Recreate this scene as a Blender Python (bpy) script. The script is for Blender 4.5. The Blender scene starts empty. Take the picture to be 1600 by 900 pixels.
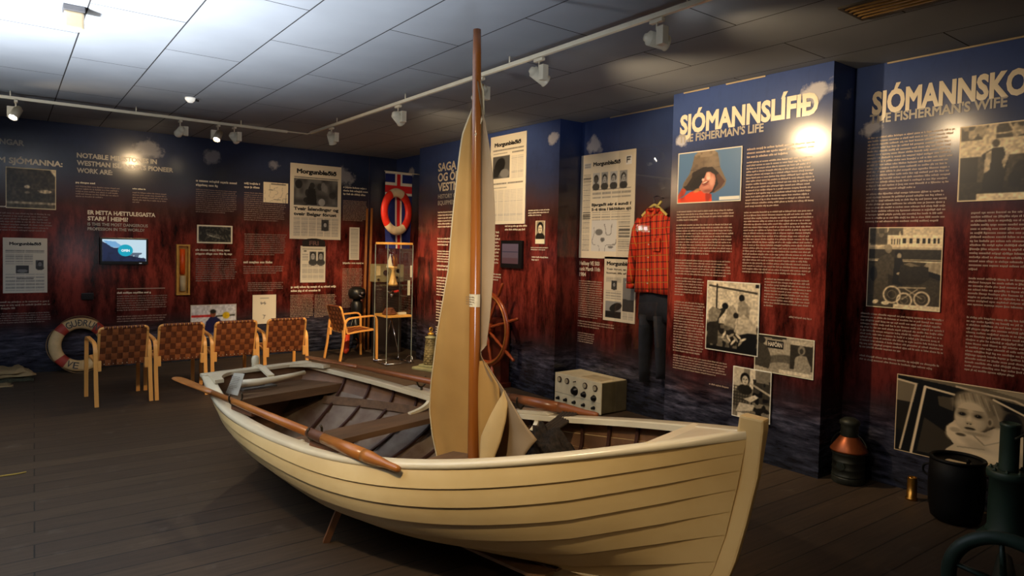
import bpy, bmesh, math, random
import numpy as np
from mathutils import Vector, Matrix

random.seed(7)
PI = math.pi
SC = bpy.context.scene
COL = SC.collection

# ------------------------------------------------------------------ camera
def build_camera():
    yaw, pit, rol = (math.radians(a) for a in (37.147, -1.9857, 1.3335))
    fw = Vector((math.sin(yaw)*math.cos(pit), math.cos(yaw)*math.cos(pit), math.sin(pit)))
    rt = Vector((math.cos(yaw), -math.sin(yaw), 0))
    up = rt.cross(fw)
    r2 = math.cos(rol)*rt + math.sin(rol)*up
    u2 = -math.sin(rol)*rt + math.cos(rol)*up
    cd = bpy.data.cameras.new('camera')
    cd.sensor_width = 36; cd.lens = 1042.6/1600*36; cd.shift_y = -26.7/1600
    cd.clip_start = 0.05
    co = bpy.data.objects.new('camera', cd); COL.objects.link(co)
    m = Matrix(((r2.x, u2.x, -fw.x, 0), (r2.y, u2.y, -fw.y, 0), (r2.z, u2.z, -fw.z, 1.6), (0, 0, 0, 1)))
    co.matrix_world = m
    SC.camera = co
build_camera()

# ------------------------------------------------------------------ world, exposure, large lights
SC.view_settings.view_transform = 'Standard'
SC.view_settings.look = 'None'
SC.view_settings.gamma = 1
SC.view_settings.use_curve_mapping = False
SC.view_settings.exposure = 0.0
W = bpy.data.worlds.new('world'); SC.world = W; W.use_nodes = True
W.node_tree.nodes['Background'].inputs[0].default_value = (0.9, 0.75, 0.6, 1)
W.node_tree.nodes['Background'].inputs[1].default_value = 0.018

def light(name, kind, loc, target, power, col, size=0.05, angle=60, blend=0.6, parent=None):
    ld = bpy.data.lights.new(name, kind); ld.energy = power; ld.color = col
    if kind == 'SPOT':
        ld.spot_size = math.radians(angle); ld.spot_blend = blend; ld.shadow_soft_size = size
    elif kind == 'AREA': ld.size = size
    else: ld.shadow_soft_size = size
    lo = bpy.data.objects.new(name, ld); COL.objects.link(lo)
    lo.location = loc
    d = Vector(target) - Vector(loc)
    lo.rotation_euler = d.to_track_quat('-Z', 'Y').to_euler()
    return lo
WARM = (1.0, 0.70, 0.38)
# cool floodlight standing left of the frame that washes the ceiling
light('ceiling_wash_light', 'SPOT', (-1.05, 3.8, 0.95), (-0.90, 4.00, 2.96), 1850, (0.96, 0.97, 0.96), 0.12, 126, 0.6)
light('ceiling_wash_light', 'SPOT', (1.2, 1.4, 1.25), (2.4, 4.6, 2.96), 85, (0.86, 0.92, 1.0), 0.3, 80, 1.0)  # added fill light for mid ceiling and track, no lamp stands here

# ------------------------------------------------------------------ helpers: materials
def lin(c):
    return tuple(((x/12.92) if x <= 0.04045 else ((x+0.055)/1.055)**2.4) for x in c)
def rgb(r, g, b):
    return lin((r/255, g/255, b/255))
MATS = {}
def mat(name, col, rough=0.5, metal=0.0, noise=0.12, scale=8.0, bump=0.0, stretch=None, emit=0.0, coat=0.0, spec=0.5, col2=None):
    if name in MATS: return MATS[name]
    m = bpy.data.materials.new(name); m.use_nodes = True; nt = m.node_tree; b = nt.nodes['Principled BSDF']
    b.inputs['Roughness'].default_value = rough; b.inputs['Metallic'].default_value = metal
    b.inputs['Specular IOR Level'].default_value = spec
    if coat: b.inputs['Coat Weight'].default_value = coat; b.inputs['Coat Roughness'].default_value = 0.12
    tc = nt.nodes.new('ShaderNodeTexCoord'); mp = nt.nodes.new('ShaderNodeMapping')
    nt.links.new(tc.outputs['Object'], mp.inputs[0])
    if stretch: mp.inputs['Scale'].default_value = stretch
    n = nt.nodes.new('ShaderNodeTexNoise'); n.inputs['Scale'].default_value = scale; n.inputs['Detail'].default_value = 5
    nt.links.new(mp.outputs[0], n.inputs['Vector'])
    r = nt.nodes.new('ShaderNodeValToRGB'); nt.links.new(n.outputs['Fac'], r.inputs[0])
    c2 = col2 if col2 else tuple(x*(1-noise*2.2) for x in col)
    c1 = tuple(min(1, x*(1+noise)) for x in col) if not col2 else col
    r.color_ramp.elements[0].position = 0.32; r.color_ramp.elements[0].color = (*c2, 1)
    r.color_ramp.elements[1].position = 0.68; r.color_ramp.elements[1].color = (*c1, 1)
    nt.links.new(r.outputs[0], b.inputs['Base Color'])
    if bump:
        bp = nt.nodes.new('ShaderNodeBump'); bp.inputs['Strength'].default_value = bump; bp.inputs['Distance'].default_value = 0.01
        nt.links.new(n.outputs['Fac'], bp.inputs['Height']); nt.links.new(bp.outputs[0], b.inputs['Normal'])
    if emit:
        b.inputs['Emission Color'].default_value = (*col, 1); b.inputs['Emission Strength'].default_value = emit
    MATS[name] = m
    return m
def attr_mat(name, rough=0.45, emit=0.0):
    if name in MATS: return MATS[name]
    m = bpy.data.materials.new(name); m.use_nodes = True; nt = m.node_tree; b = nt.nodes['Principled BSDF']
    a = nt.nodes.new('ShaderNodeAttribute'); a.attribute_name = 'print'
    nt.links.new(a.outputs['Color'], b.inputs['Base Color'])
    b.inputs['Roughness'].default_value = rough
    if emit:
        b.inputs['Base Color'].default_value = (0.01, 0.01, 0.01, 1)
        nt.links.remove(b.inputs['Base Color'].links[0])
        nt.links.new(a.outputs['Color'], b.inputs['Emission Color']); b.inputs['Emission Strength'].default_value = emit
    MATS[name] = m
    return m
def glass_mat(name, tint=(1, 1, 1), refl=0.06):
    if name in MATS: return MATS[name]
    m = bpy.data.materials.new(name); m.use_nodes = True; nt = m.node_tree; nt.nodes.clear()
    o = nt.nodes.new('ShaderNodeOutputMaterial'); t = nt.nodes.new('ShaderNodeBsdfTransparent'); g = nt.nodes.new('ShaderNodeBsdfGlossy')
    t.inputs[0].default_value = (*tint, 1); g.inputs['Roughness'].default_value = 0.02
    mx = nt.nodes.new('ShaderNodeMixShader'); lw = nt.nodes.new('ShaderNodeLayerWeight'); lw.inputs['Blend'].default_value = 0.5
    pw = nt.nodes.new('ShaderNodeMath'); pw.operation = 'POWER'; pw.inputs[1].default_value = 4; nt.links.new(lw.outputs['Facing'], pw.inputs[0])
    ma = nt.nodes.new('ShaderNodeMath'); ma.operation = 'MULTIPLY_ADD'; ma.inputs[1].default_value = .5; ma.inputs[2].default_value = refl*.6; nt.links.new(pw.outputs[0], ma.inputs[0])
    nt.links.new(ma.outputs[0], mx.inputs[0]); nt.links.new(t.outputs[0], mx.inputs[1]); nt.links.new(g.outputs[0], mx.inputs[2])
    nt.links.new(mx.outputs[0], o.inputs[0]); MATS[name] = m
    return m

# ------------------------------------------------------------------ helpers: objects
def tag(o, label=None, cat=None, group=None, kind=None):
    if label: o['label'] = label
    if cat: o['category'] = cat
    if group: o['group'] = group
    if kind: o['kind'] = kind
    return o
def empty(name, loc=(0, 0, 0), rz=0.0, label=None, cat=None, group=None):
    o = bpy.data.objects.new(name, None); COL.objects.link(o); o.location = loc; o.rotation_euler = (0, 0, rz)
    o.empty_display_size = 0.1
    return tag(o, label, cat, group)
def link(name, me, mats, parent=None, smooth=False):
    o = bpy.data.objects.new(name, me); COL.objects.link(o)
    for m in (mats if isinstance(mats, (list, tuple)) else [mats]): me.materials.append(m)
    if parent: o.parent = parent
    if smooth:
        for p in me.polygons: p.use_smooth = True
    return o
def build(name, bm, mats, parent=None, smooth=False, bevel=0.0):
    if bevel:
        bmesh.ops.bevel(bm, geom=[e for e in bm.edges], offset=bevel, segments=2, affect='EDGES', profile=0.6)
    bmesh.ops.recalc_face_normals(bm, faces=bm.faces)
    me = bpy.data.meshes.new(name); bm.to_mesh(me); bm.free()
    o = link(name, me, mats, parent, smooth)
    return o
def box(bm, x0, y0, z0, x1, y1, z1, M=None, mi=0):
    vs = [bm.verts.new(v) for v in ((x0,y0,z0),(x1,y0,z0),(x1,y1,z0),(x0,y1,z0),(x0,y0,z1),(x1,y0,z1),(x1,y1,z1),(x0,y1,z1))]
    if M is not None:
        for v in vs: v.co = M @ v.co
    for f in ((0,3,2,1),(4,5,6,7),(0,1,5,4),(1,2,6,5),(2,3,7,6),(3,0,4,7)):
        fc = bm.faces.new([vs[i] for i in f]); fc.material_index = mi
    return vs
def frames(pts):
    pts = [Vector(p) for p in pts]; out = []; n = None
    for i, p in enumerate(pts):
        t = (pts[min(i+1, len(pts)-1)] - pts[max(i-1, 0)]).normalized()
        if n is None:
            n = Vector((0, 0, 1)).cross(t)
            if n.length < 1e-3: n = Vector((1, 0, 0)).cross(t)
        n = (n - t*n.dot(t)).normalized()
        out.append((p, t, n, t.cross(n)))
    return out
def tube(bm, pts, r, seg=10, caps=True, rb=None, mi=0):
    """round or elliptical tube along pts; r is a number or a list; rb second radius"""
    fr = frames(pts); rings = []
    for i, (p, t, n, b) in enumerate(fr):
        ra = r[i] if isinstance(r, (list, tuple)) else r
        rbb = (rb[i] if isinstance(rb, (list, tuple)) else rb) if rb is not None else ra
        rings.append([bm.verts.new(p + n*(ra*math.cos(2*PI*k/seg)) + b*(rbb*math.sin(2*PI*k/seg))) for k in range(seg)])
    for a, c in zip(rings, rings[1:]):
        for k in range(seg):
            f = bm.faces.new((a[k], a[(k+1) % seg], c[(k+1) % seg], c[k])); f.material_index = mi; f.smooth = True
    if caps:
        bm.faces.new(rings[0][::-1]).material_index = mi; bm.faces.new(rings[-1]).material_index = mi
def ribbon(bm, pts, side, w, h, mi=0):
    """rectangular bar along pts; side is the width direction"""
    pts = [Vector(p) for p in pts]; side = Vector(side).normalized(); rings = []
    for i, p in enumerate(pts):
        t = (pts[min(i+1, len(pts)-1)] - pts[max(i-1, 0)]).normalized(); n = t.cross(side).normalized()
        rings.append([bm.verts.new(p + side*(a*w/2) + n*(b*h/2)) for a, b in ((-1,-1),(1,-1),(1,1),(-1,1))])
    for a, c in zip(rings, rings[1:]):
        for k in range(4): bm.faces.new((a[k], a[(k+1) % 4], c[(k+1) % 4], c[k])).material_index = mi
    bm.faces.new(rings[0][::-1]).material_index = mi; bm.faces.new(rings[-1]).material_index = mi
def lathe(bm, prof, c=(0, 0, 0), seg=24, axis='z', mi=0, M=None):
    rings = []
    for r, z in prof:
        ring = []
        for k in range(seg):
            a = 2*PI*k/seg; x, y = max(r, 1e-4)*math.cos(a), max(r, 1e-4)*math.sin(a)
            v = Vector((x, y, z)) if axis == 'z' else (Vector((z, x, y)) if axis == 'x' else Vector((x, z, y)))
            if M is not None: v = M @ v
            ring.append(bm.verts.new(v + Vector(c)))
        rings.append(ring)
    for a, b in zip(rings, rings[1:]):
        for k in range(seg):
            f = bm.faces.new((a[k], a[(k+1) % seg], b[(k+1) % seg], b[k])); f.material_index = mi; f.smooth = True
    bm.faces.new(rings[0][::-1]).material_index = mi; bm.faces.new(rings[-1]).material_index = mi
def torus(bm, c, R, r, n=48, s=10, axis='x', M=None, mi=0, a0=0, a1=2*PI, ry=None):
    closed = abs(a1-a0-2*PI) < 1e-6; cnt = n if closed else n+1; rings = []
    for i in range(cnt):
        a = a0+(a1-a0)*i/n; ring = []
        for k in range(s):
            t = 2*PI*k/s; rr = R + r*math.cos(t); d = (ry or r)*math.sin(t)
            x, y = rr*math.cos(a), rr*math.sin(a)
            v = Vector((d, x, y)) if axis == 'x' else (Vector((x, d, y)) if axis == 'y' else Vector((x, y, d)))
            if M is not None: v = M @ v
            ring.append(bm.verts.new(v + Vector(c)))
        rings.append(ring)
    for i in range(cnt if closed else cnt-1):
        a, b = rings[i], rings[(i+1) % cnt]
        for k in range(s):
            f = bm.faces.new((a[k], a[(k+1) % s], b[(k+1) % s], b[k])); f.smooth = True
            f.material_index = mi(a0+(a1-a0)*(i+.5)/n) if callable(mi) else mi
    return rings
def bez(a, b, c, n=8):
    a, b, c = Vector(a), Vector(b), Vector(c)
    return [a*(1-t)**2 + b*2*t*(1-t) + c*t*t for t in [i/n for i in range(n+1)]]
def copy_tree(o, parent=None):
    c = o.copy(); COL.objects.link(c)
    if parent: c.parent = parent
    for ch in list(o.children): copy_tree(ch, c)
    return c

# a frame on a wall: origin, u (to the right as seen), v (up), n (towards the room)
class Fr:
    def __init__(s, o, u, n): s.o = Vector(o); s.u = Vector(u); s.v = Vector((0, 0, 1)); s.n = Vector(n)
    def p(s, a, b, d=0.0): return s.o + s.u*a + s.v*b + s.n*d
BACK = Fr((0, 9.6, 0), (1, 0, 0), (0, -1, 0))             # a = x
PIER = Fr((4.62, 0, 0), (0, -1, 0), (-1, 0, 0))           # a = -y
RECESS = Fr((4.93, 0, 0), (0, -1, 0), (-1, 0, 0))

def text(name, s, fr, a, b, w, h, m, parent=None, bold=0.0, depth=0.001, d=0.003, shear=0.0, rot=0.0):
    """lettering whose cap height is h and width w, lower left corner at (a, b)"""
    cu = bpy.data.curves.new(name, 'FONT'); cu.body = s; cu.size = 1.0; cu.bevel_depth = bold; cu.bevel_resolution = 0; cu.extrude = 0.0; cu.shear = shear
    cu.resolution_u = 3
    o = bpy.data.objects.new(name, cu); COL.objects.link(o)
    dg = bpy.context.evaluated_depsgraph_get(); me = bpy.data.meshes.new_from_object(o.evaluated_get(dg))
    bpy.data.objects.remove(o); bpy.data.curves.remove(cu)
    xs = [v.co.x for v in me.vertices] or [0, 1]
    x0, x1 = min(xs), max(xs); k = h/0.70; sx = (w/(x1-x0)) if w else k
    cr, sr = math.cos(rot), math.sin(rot)
    for v in me.vertices:
        x, y = (v.co.x-x0)*sx, v.co.y*k
        x, y = x*cr-y*sr, x*sr+y*cr
        v.co = fr.p(a+x, b+y, d + v.co.z*k*.02)
    me.materials.clear()
    for q_ in me.polygons: q_.use_smooth = False
    return link(name, me, m, parent)

def glyphs(name, fr, blocks, m, parent=None, seed=1, d=0.003):
    """unreadably small print: rows of letter-sized marks. block = (a0, b_top, a1, b_bottom, rows, last_row_fraction)"""
    R = random.Random(seed); vs = []; fs = []
    for (a0, bt, a1, bb, rows, last) in blocks:
        lh = (bt-bb)/rows; xh = lh*0.39
        for r in range(rows):
            end = a1 - R.random()*0.07*(a1-a0)
            if r == rows-1: end = a0+(a1-a0)*last
            x = a0; yb = bt-lh*(r+1)+lh*0.25
            while x < end:
                nl = R.choice((2, 3, 4, 5, 6, 7, 8, 9))
                for i in range(nl):
                    if x > end: break
                    lw = xh*R.choice((0.42, 0.55, 0.6, 0.75)); up = xh*(1.35 if R.random() < .25 else 1.0); dn = xh*(-0.3 if R.random() < .1 else 0)
                    k = len(vs)
                    vs += [fr.p(x, yb+dn, d), fr.p(x+lw, yb+dn, d), fr.p(x+lw, yb+up, d), fr.p(x, yb+up, d)]
                    fs.append((k, k+1, k+2, k+3)); x += lw+xh*0.16
                x += xh*0.55
    me = bpy.data.meshes.new(name); me.from_pydata([tuple(v) for v in vs], [], fs); me.update()
    return link(name, me, m, parent)

# ------------------------------------------------------------------ helpers: printed pictures (colours of the print itself)
class Pic:
    def __init__(s, nx, ny, bg=0.5, seed=1):
        s.nx, s.ny = nx, ny; s.asp = nx/ny
        s.X, s.Y = np.meshgrid(np.linspace(0, 1, nx), np.linspace(0, 1, ny)); s.R = np.random.RandomState(seed)
        s.c = np.zeros((ny, nx, 3)); s.c[:] = s.col(bg)
    def col(s, c): return np.array((c, c, c) if isinstance(c, (int, float)) else c, float)
    def noise(s, fx, fy):
        g = s.R.rand(int(fy)+3, int(fx)+3); x = s.X*fx; y = s.Y*fy; i = x.astype(int); j = y.astype(int); u = x-i; v = y-j
        u = u*u*(3-2*u); v = v*v*(3-2*v)
        return (g[j, i]*(1-u)+g[j, i+1]*u)*(1-v)+(g[j+1, i]*(1-u)+g[j+1, i+1]*u)*v
    def mix(s, m, c, al=1.0):
        m = np.clip(m, 0, 1)[..., None]*al; s.c = s.c*(1-m)+s.col(c)*m
    def ell(s, cx, cy, rx, ry, c, rot=0, al=1.0, soft=0.12):
        x = (s.X-cx)*s.asp; y = s.Y-cy; cr, sr = math.cos(rot), math.sin(rot); a = (x*cr+y*sr)/(rx*s.asp); b = (-x*sr+y*cr)/ry
        s.mix((1+soft/2-np.sqrt(a*a+b*b))/soft, c, al)
    def poly(s, pts, c, al=1.0):
        ins = np.zeros_like(s.X, bool); n = len(pts)
        for i in range(n):
            x1, y1 = pts[i]; x2, y2 = pts[(i+1) % n]
            if y1 == y2: continue
            k = ((s.Y < y1) != (s.Y < y2)) & (s.X < (x2-x1)*(s.Y-y1)/(y2-y1)+x1); ins ^= k
        s.mix(ins.astype(float), c, al)
    def rect(s, x0, y0, x1, y1, c, al=1.0): s.mix(((s.X >= x0) & (s.X <= x1) & (s.Y >= y0) & (s.Y <= y1)).astype(float), c, al)
    def line(s, x0, y0, x1, y1, w, c, al=1.0):
        ax, ay = x0*s.asp, y0; bx, by = x1*s.asp, y1; px, py = s.X*s.asp, s.Y; dx, dy = bx-ax, by-ay
        t = np.clip(((px-ax)*dx+(py-ay)*dy)/(dx*dx+dy*dy+1e-9), 0, 1); dd = np.hypot(px-ax-dx*t, py-ay-dy*t)
        s.mix((w-dd)/(w*0.4)+0.5, c, al)
    def ring(s, cx, cy, r, w, c, al=1.0):
        dd = np.abs(np.hypot((s.X-cx)*s.asp, s.Y-cy)-r); s.mix((w-dd)/(w*.5)+.5, c, al)
    def grain(s, a=0.1, f=40): s.c *= (1+a*(s.noise(f*s.asp, f)-.5)[..., None]*2)
    def sepia(s, t=(1.0, 0.93, 0.80)): s.c *= np.array(t)
    def border(s, w, c):
        wx = w/s.asp; m = ((s.X < wx) | (s.X > 1-wx) | (s.Y < w) | (s.Y > 1-w)).astype(float); s.mix(m, c)
def soften(c):
    q = np.pad(c, ((1, 1), (1, 1), (0, 0)), 'edge')
    return (q[:-2, 1:-1]+q[2:, 1:-1]+q[1:-1, :-2]+q[1:-1, 2:]+2*q[1:-1, 1:-1])/6
def picture(name, pic, fr, a0, b0, a1, b1, m, parent=None, th=0.008, d=0.001):
    """flat printed board: grid of points carrying the print, with real thickness"""
    nx, ny = pic.nx, pic.ny; c = np.clip(pic.c, 0, 1)
    if name == 'mounted_photograph': c = soften(np.clip(.5+(np.clip(c, 0, 1)-.52)*(1.28 if np.abs(c[..., 0]-c[..., 2]).mean() < .16 else 1.0), .02, .97))
    c = np.clip(c, 0, 1); c = np.where(c <= 0.04045, c/12.92, ((c+0.055)/1.055)**2.4)
    vs = []
    for j in range(ny):
        for i in range(nx): vs.append(tuple(fr.p(a0+(a1-a0)*i/(nx-1), b0+(b1-b0)*j/(ny-1), d+th)))
    fs = [(j*nx+i, j*nx+i+1, (j+1)*nx+i+1, (j+1)*nx+i) for j in range(ny-1) for i in range(nx-1)]
    k = len(vs); vs += [tuple(fr.p(a, b, d)) for a, b in ((a0, b0), (a1, b0), (a1, b1), (a0, b1))]
    e = [0, nx-1, ny*nx-1, (ny-1)*nx]
    for q in range(4): fs.append((e[q], k+q, k+(q+1) % 4, e[(q+1) % 4]))
    fs.append((k+3, k+2, k+1, k))
    me = bpy.data.meshes.new(name); me.from_pydata(vs, [], fs); me.update()
    at = me.color_attributes.new('print', 'FLOAT_COLOR', 'POINT')
    arr = np.ones((len(vs), 4)); arr[:, :3] = 0.6; arr[:nx*ny, :3] = c.reshape(-1, 3)
    at.data.foreach_set('color', arr.ravel())
    return link(name, me, m, parent)

PRINT = attr_mat('printed_board', 0.38)
PAPER = attr_mat('newsprint_board', 0.5)
SCREEN = attr_mat('lit_screen', 0.3, emit=1.0)
WHITE_INK = mat('white_print', rgb(225, 215, 195), 0.32, noise=0.02)
PALE_INK = mat('pale_small_print', rgb(172, 148, 132), 0.32, noise=0.05)
GREY_INK = mat('grey_print', rgb(165, 160, 152), 0.32, noise=0.03)
BLACK_INK = mat('black_print', rgb(25, 22, 20), 0.5, noise=0.02)

# ------------------------------------------------------------------ the room
def mural(name, clouds, horiz, sky):
    """printed mural: blue sky, dark middle, red streaked paint, dark blue sea at the foot. horiz = 'X' or 'Y' axis along the wall"""
    m = bpy.data.materials.new(name); m.use_nodes = True; nt = m.node_tree; N = nt.nodes; L = nt.links; b = N['Principled BSDF']
    b.inputs['Roughness'].default_value = 0.19
    b.inputs['Specular IOR Level'].default_value = 0.42
    tc = N.new('ShaderNodeTexCoord'); sep = N.new('ShaderNodeSeparateXYZ'); L.new(tc.outputs['Object'], sep.inputs[0])
    def math_(op, a, bb, clamp=False):
        n = N.new('ShaderNodeMath'); n.operation = op; n.use_clamp = clamp
        for i, v in enumerate((a, bb)):
            if isinstance(v, (int, float)): n.inputs[i].default_value = v
            elif v is not None: L.new(v, n.inputs[i])
        return n.outputs[0]
    def noise(scale, sx, sy, sz, det=5, rough=0.6):
        mp = N.new('ShaderNodeMapping'); mp.inputs['Scale'].default_value = (sx, sy, sz); L.new(tc.outputs['Object'], mp.inputs[0])
        n = N.new('ShaderNodeTexNoise'); n.inputs['Scale'].default_value = scale; n.inputs['Detail'].default_value = det; n.inputs['Roughness'].default_value = rough
        L.new(mp.outputs[0], n.inputs['Vector']); return n.outputs['Fac']
    def ramp(fac, stops):
        r = N.new('ShaderNodeValToRGB'); L.new(fac, r.inputs[0]); cr = r.color_ramp
        while len(cr.elements) < len(stops): cr.elements.new(0.5)
        for e, (p, c) in zip(cr.elements, stops): e.position = p; e.color = (*c, 1)
        return r.outputs[0]
    def mixc(f, a, c, mode='MIX'):
        n = N.new('ShaderNodeMix'); n.data_type = 'RGBA'; n.blend_type = mode
        if isinstance(f, (int, float)): n.inputs[0].default_value = f
        else: L.new(f, n.inputs[0])
        L.new(a, n.inputs[6])
        if isinstance(c, tuple): n.inputs[7].default_value = (*c, 1)
        else: L.new(c, n.inputs[7])
        return n.outputs[2]
    z = sep.outputs['Z']
    big = noise(1.3, 1, 1, 1.4); streak = noise(2.6, 2.0, 2.0, 0.55, 9, 0.74); wave = noise(3.0, 1.6, 1.6, 9, 6, 0.65); fine = noise(14, 1.5, 1.5, .6, 4)
    zz = math_('ADD', z, math_('MULTIPLY', math_('SUBTRACT', big, 0.5), 0.5))
    f = math_('DIVIDE', zz, 3.0, True)
    base = ramp(f, [(0.0, rgb(30, 34, 46)), (0.13, rgb(58, 58, 72)), (0.185, rgb(58, 42, 46)), (0.24, rgb(96, 38, 36)), (0.40, rgb(146, 58, 46)),
                    (0.56, rgb(124, 48, 40)), (0.66, rgb(78, 48, 44)), (0.745, rgb(58, 54, 70)), (0.82, rgb(*sky[0])), (0.93, rgb(*sky[1])), (1.0, rgb(*sky[2]))])
    inred = math_('MULTIPLY', math_('MULTIPLY', math_('SUBTRACT', z, 0.45), 4.0, True), math_('MULTIPLY', math_('SUBTRACT', 2.15, z), 2.5, True))
    dark = ramp(streak, [(0.36, (0.07, 0.07, 0.08)), (0.47, (0.42, 0.40, 0.42)), (0.57, (1, 1, 1)), (0.72, (1.35, 1.3, 1.25))])
    base = mixc(inred, base, mixc(1.0, base, dark, 'MULTIPLY'))
    insea = math_('MULTIPLY', math_('SUBTRACT', 0.60, z), 6.0, True)
    sea = ramp(wave, [(0.38, (0.25, 0.25, 0.3)), (0.53, (1, 1, 1)), (0.66, (2.6, 2.5, 2.4))])
    base = mixc(insea, base, mixc(1.0, base, sea, 'MULTIPLY'))
    base = mixc(math_('MULTIPLY', math_('SUBTRACT', fine, 0.5), 0.5, True), base, (0.01, 0.008, 0.01))
    # small clouds in the printed sky
    for (ca, cz, cr) in clouds:
        da = math_('SUBTRACT', sep.outputs[horiz], ca); dz = math_('MULTIPLY', math_('SUBTRACT', z, cz), 1.25)
        d = math_('SQRT', math_('ADD', math_('MULTIPLY', da, da), math_('MULTIPLY', dz, dz)), None)
        cn = noise(9, 1, 1, 1, 5)
        fac = math_('MULTIPLY', math_('SUBTRACT', 1.0, math_('ADD', math_('DIVIDE', d, cr), math_('MULTIPLY', math_('SUBTRACT', cn, 0.5), 2.2))), 2.2, True)
        base = mixc(math_('MULTIPLY', fac, 0.75 if horiz == 'Y' else 0.4), base, rgb(205, 205, 215))
    L.new(base, b.inputs['Base Color'])
    return m
MB = mural('mural_back', [(1.45, 2.76, .16), (4.05, 2.62, .18), (2.2, 2.72, .12), (3.0, 2.70, .10)], 'X', ((44, 50, 70), (50, 62, 96), (44, 56, 90)))
MR = mural('mural_right', [(2.54, 2.77, .11), (5.44, 2.765, .10), (5.13, 2.70, .13), (2.3, 2.52, .08), (3.72, 2.56, .08), (9.1, 2.72, .1), (6.9, 2.5, .13)], 'Y', ((50, 60, 96), (64, 84, 140), (60, 80, 140)))
CEIL = 2.96

def plank_floor_mat():
    m = bpy.data.materials.new('dark_plank_floor'); m.use_nodes = True; nt = m.node_tree; N = nt.nodes; L = nt.links; b = N['Principled BSDF']
    tc = N.new('ShaderNodeTexCoord'); mp = N.new('ShaderNodeMapping'); mp.inputs['Rotation'].default_value = (0, 0, math.radians(1.5)); L.new(tc.outputs['Object'], mp.inputs[0])
    br = N.new('ShaderNodeTexBrick'); br.offset = 0.37; br.inputs['Scale'].default_value = 1.0; br.inputs['Brick Width'].default_value = 40
    br.inputs['Row Height'].default_value = 0.175; br.inputs['Mortar Size'].default_value = 0.004; br.inputs['Mortar Smooth'].default_value = 0.2
    br.inputs['Color1'].default_value = (*rgb(72, 57, 42), 1); br.inputs['Color2'].default_value = (*rgb(58, 45, 34), 1); br.inputs['Mortar'].default_value = (*rgb(18, 14, 11), 1)
    L.new(mp.outputs[0], br.inputs['Vector'])
    mp2 = N.new('ShaderNodeMapping'); mp2.inputs['Scale'].default_value = (0.6, 9, 1); L.new(mp.outputs[0], mp2.inputs[0])
    n = N.new('ShaderNodeTexNoise'); n.inputs['Scale'].default_value = 4; n.inputs['Detail'].default_value = 8; n.inputs['Roughness'].default_value = .7; L.new(mp2.outputs[0], n.inputs['Vector'])
    r = N.new('ShaderNodeValToRGB'); r.color_ramp.elements[0].position = .3; r.color_ramp.elements[0].color = (.55, .55, .55, 1); r.color_ramp.elements[1].position = .72; r.color_ramp.elements[1].color = (1.25, 1.22, 1.2, 1)
    L.new(n.outputs['Fac'], r.inputs[0])
    n2 = N.new('ShaderNodeTexNoise'); n2.inputs['Scale'].default_value = 5; n2.inputs['Detail'].default_value = 6; L.new(mp.outputs[0], n2.inputs['Vector'])
    r2 = N.new('ShaderNodeValToRGB'); r2.color_ramp.elements[0].position = .62; r2.color_ramp.elements[0].color = (0, 0, 0, 1); r2.color_ramp.elements[1].position = .8; r2.color_ramp.elements[1].color = (.35, .35, .35, 1)
    L.new(n2.outputs['Fac'], r2.inputs[0])
    mx = N.new('ShaderNodeMix'); mx.data_type = 'RGBA'; mx.blend_type = 'MULTIPLY'; mx.inputs[0].default_value = 1; L.new(br.outputs['Color'], mx.inputs[6]); L.new(r.outputs[0], mx.inputs[7])
    mx2 = N.new('ShaderNodeMix'); mx2.data_type = 'RGBA'; L.new(r2.outputs[0], mx2.inputs[0]); L.new(mx.outputs[2], mx2.inputs[6]); mx2.inputs[7].default_value = (*rgb(120, 108, 95), 1)
    L.new(mx2.outputs[2], b.inputs['Base Color']); b.inputs['Roughness'].default_value = 0.62
    bp = N.new('ShaderNodeBump'); bp.inputs['Strength'].default_value = .5; bp.inputs['Distance'].default_value = .004; L.new(br.outputs['Fac'], bp.inputs['Height']); bp.invert = True
    L.new(bp.outputs[0], b.inputs['Normal'])
    return m
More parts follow.
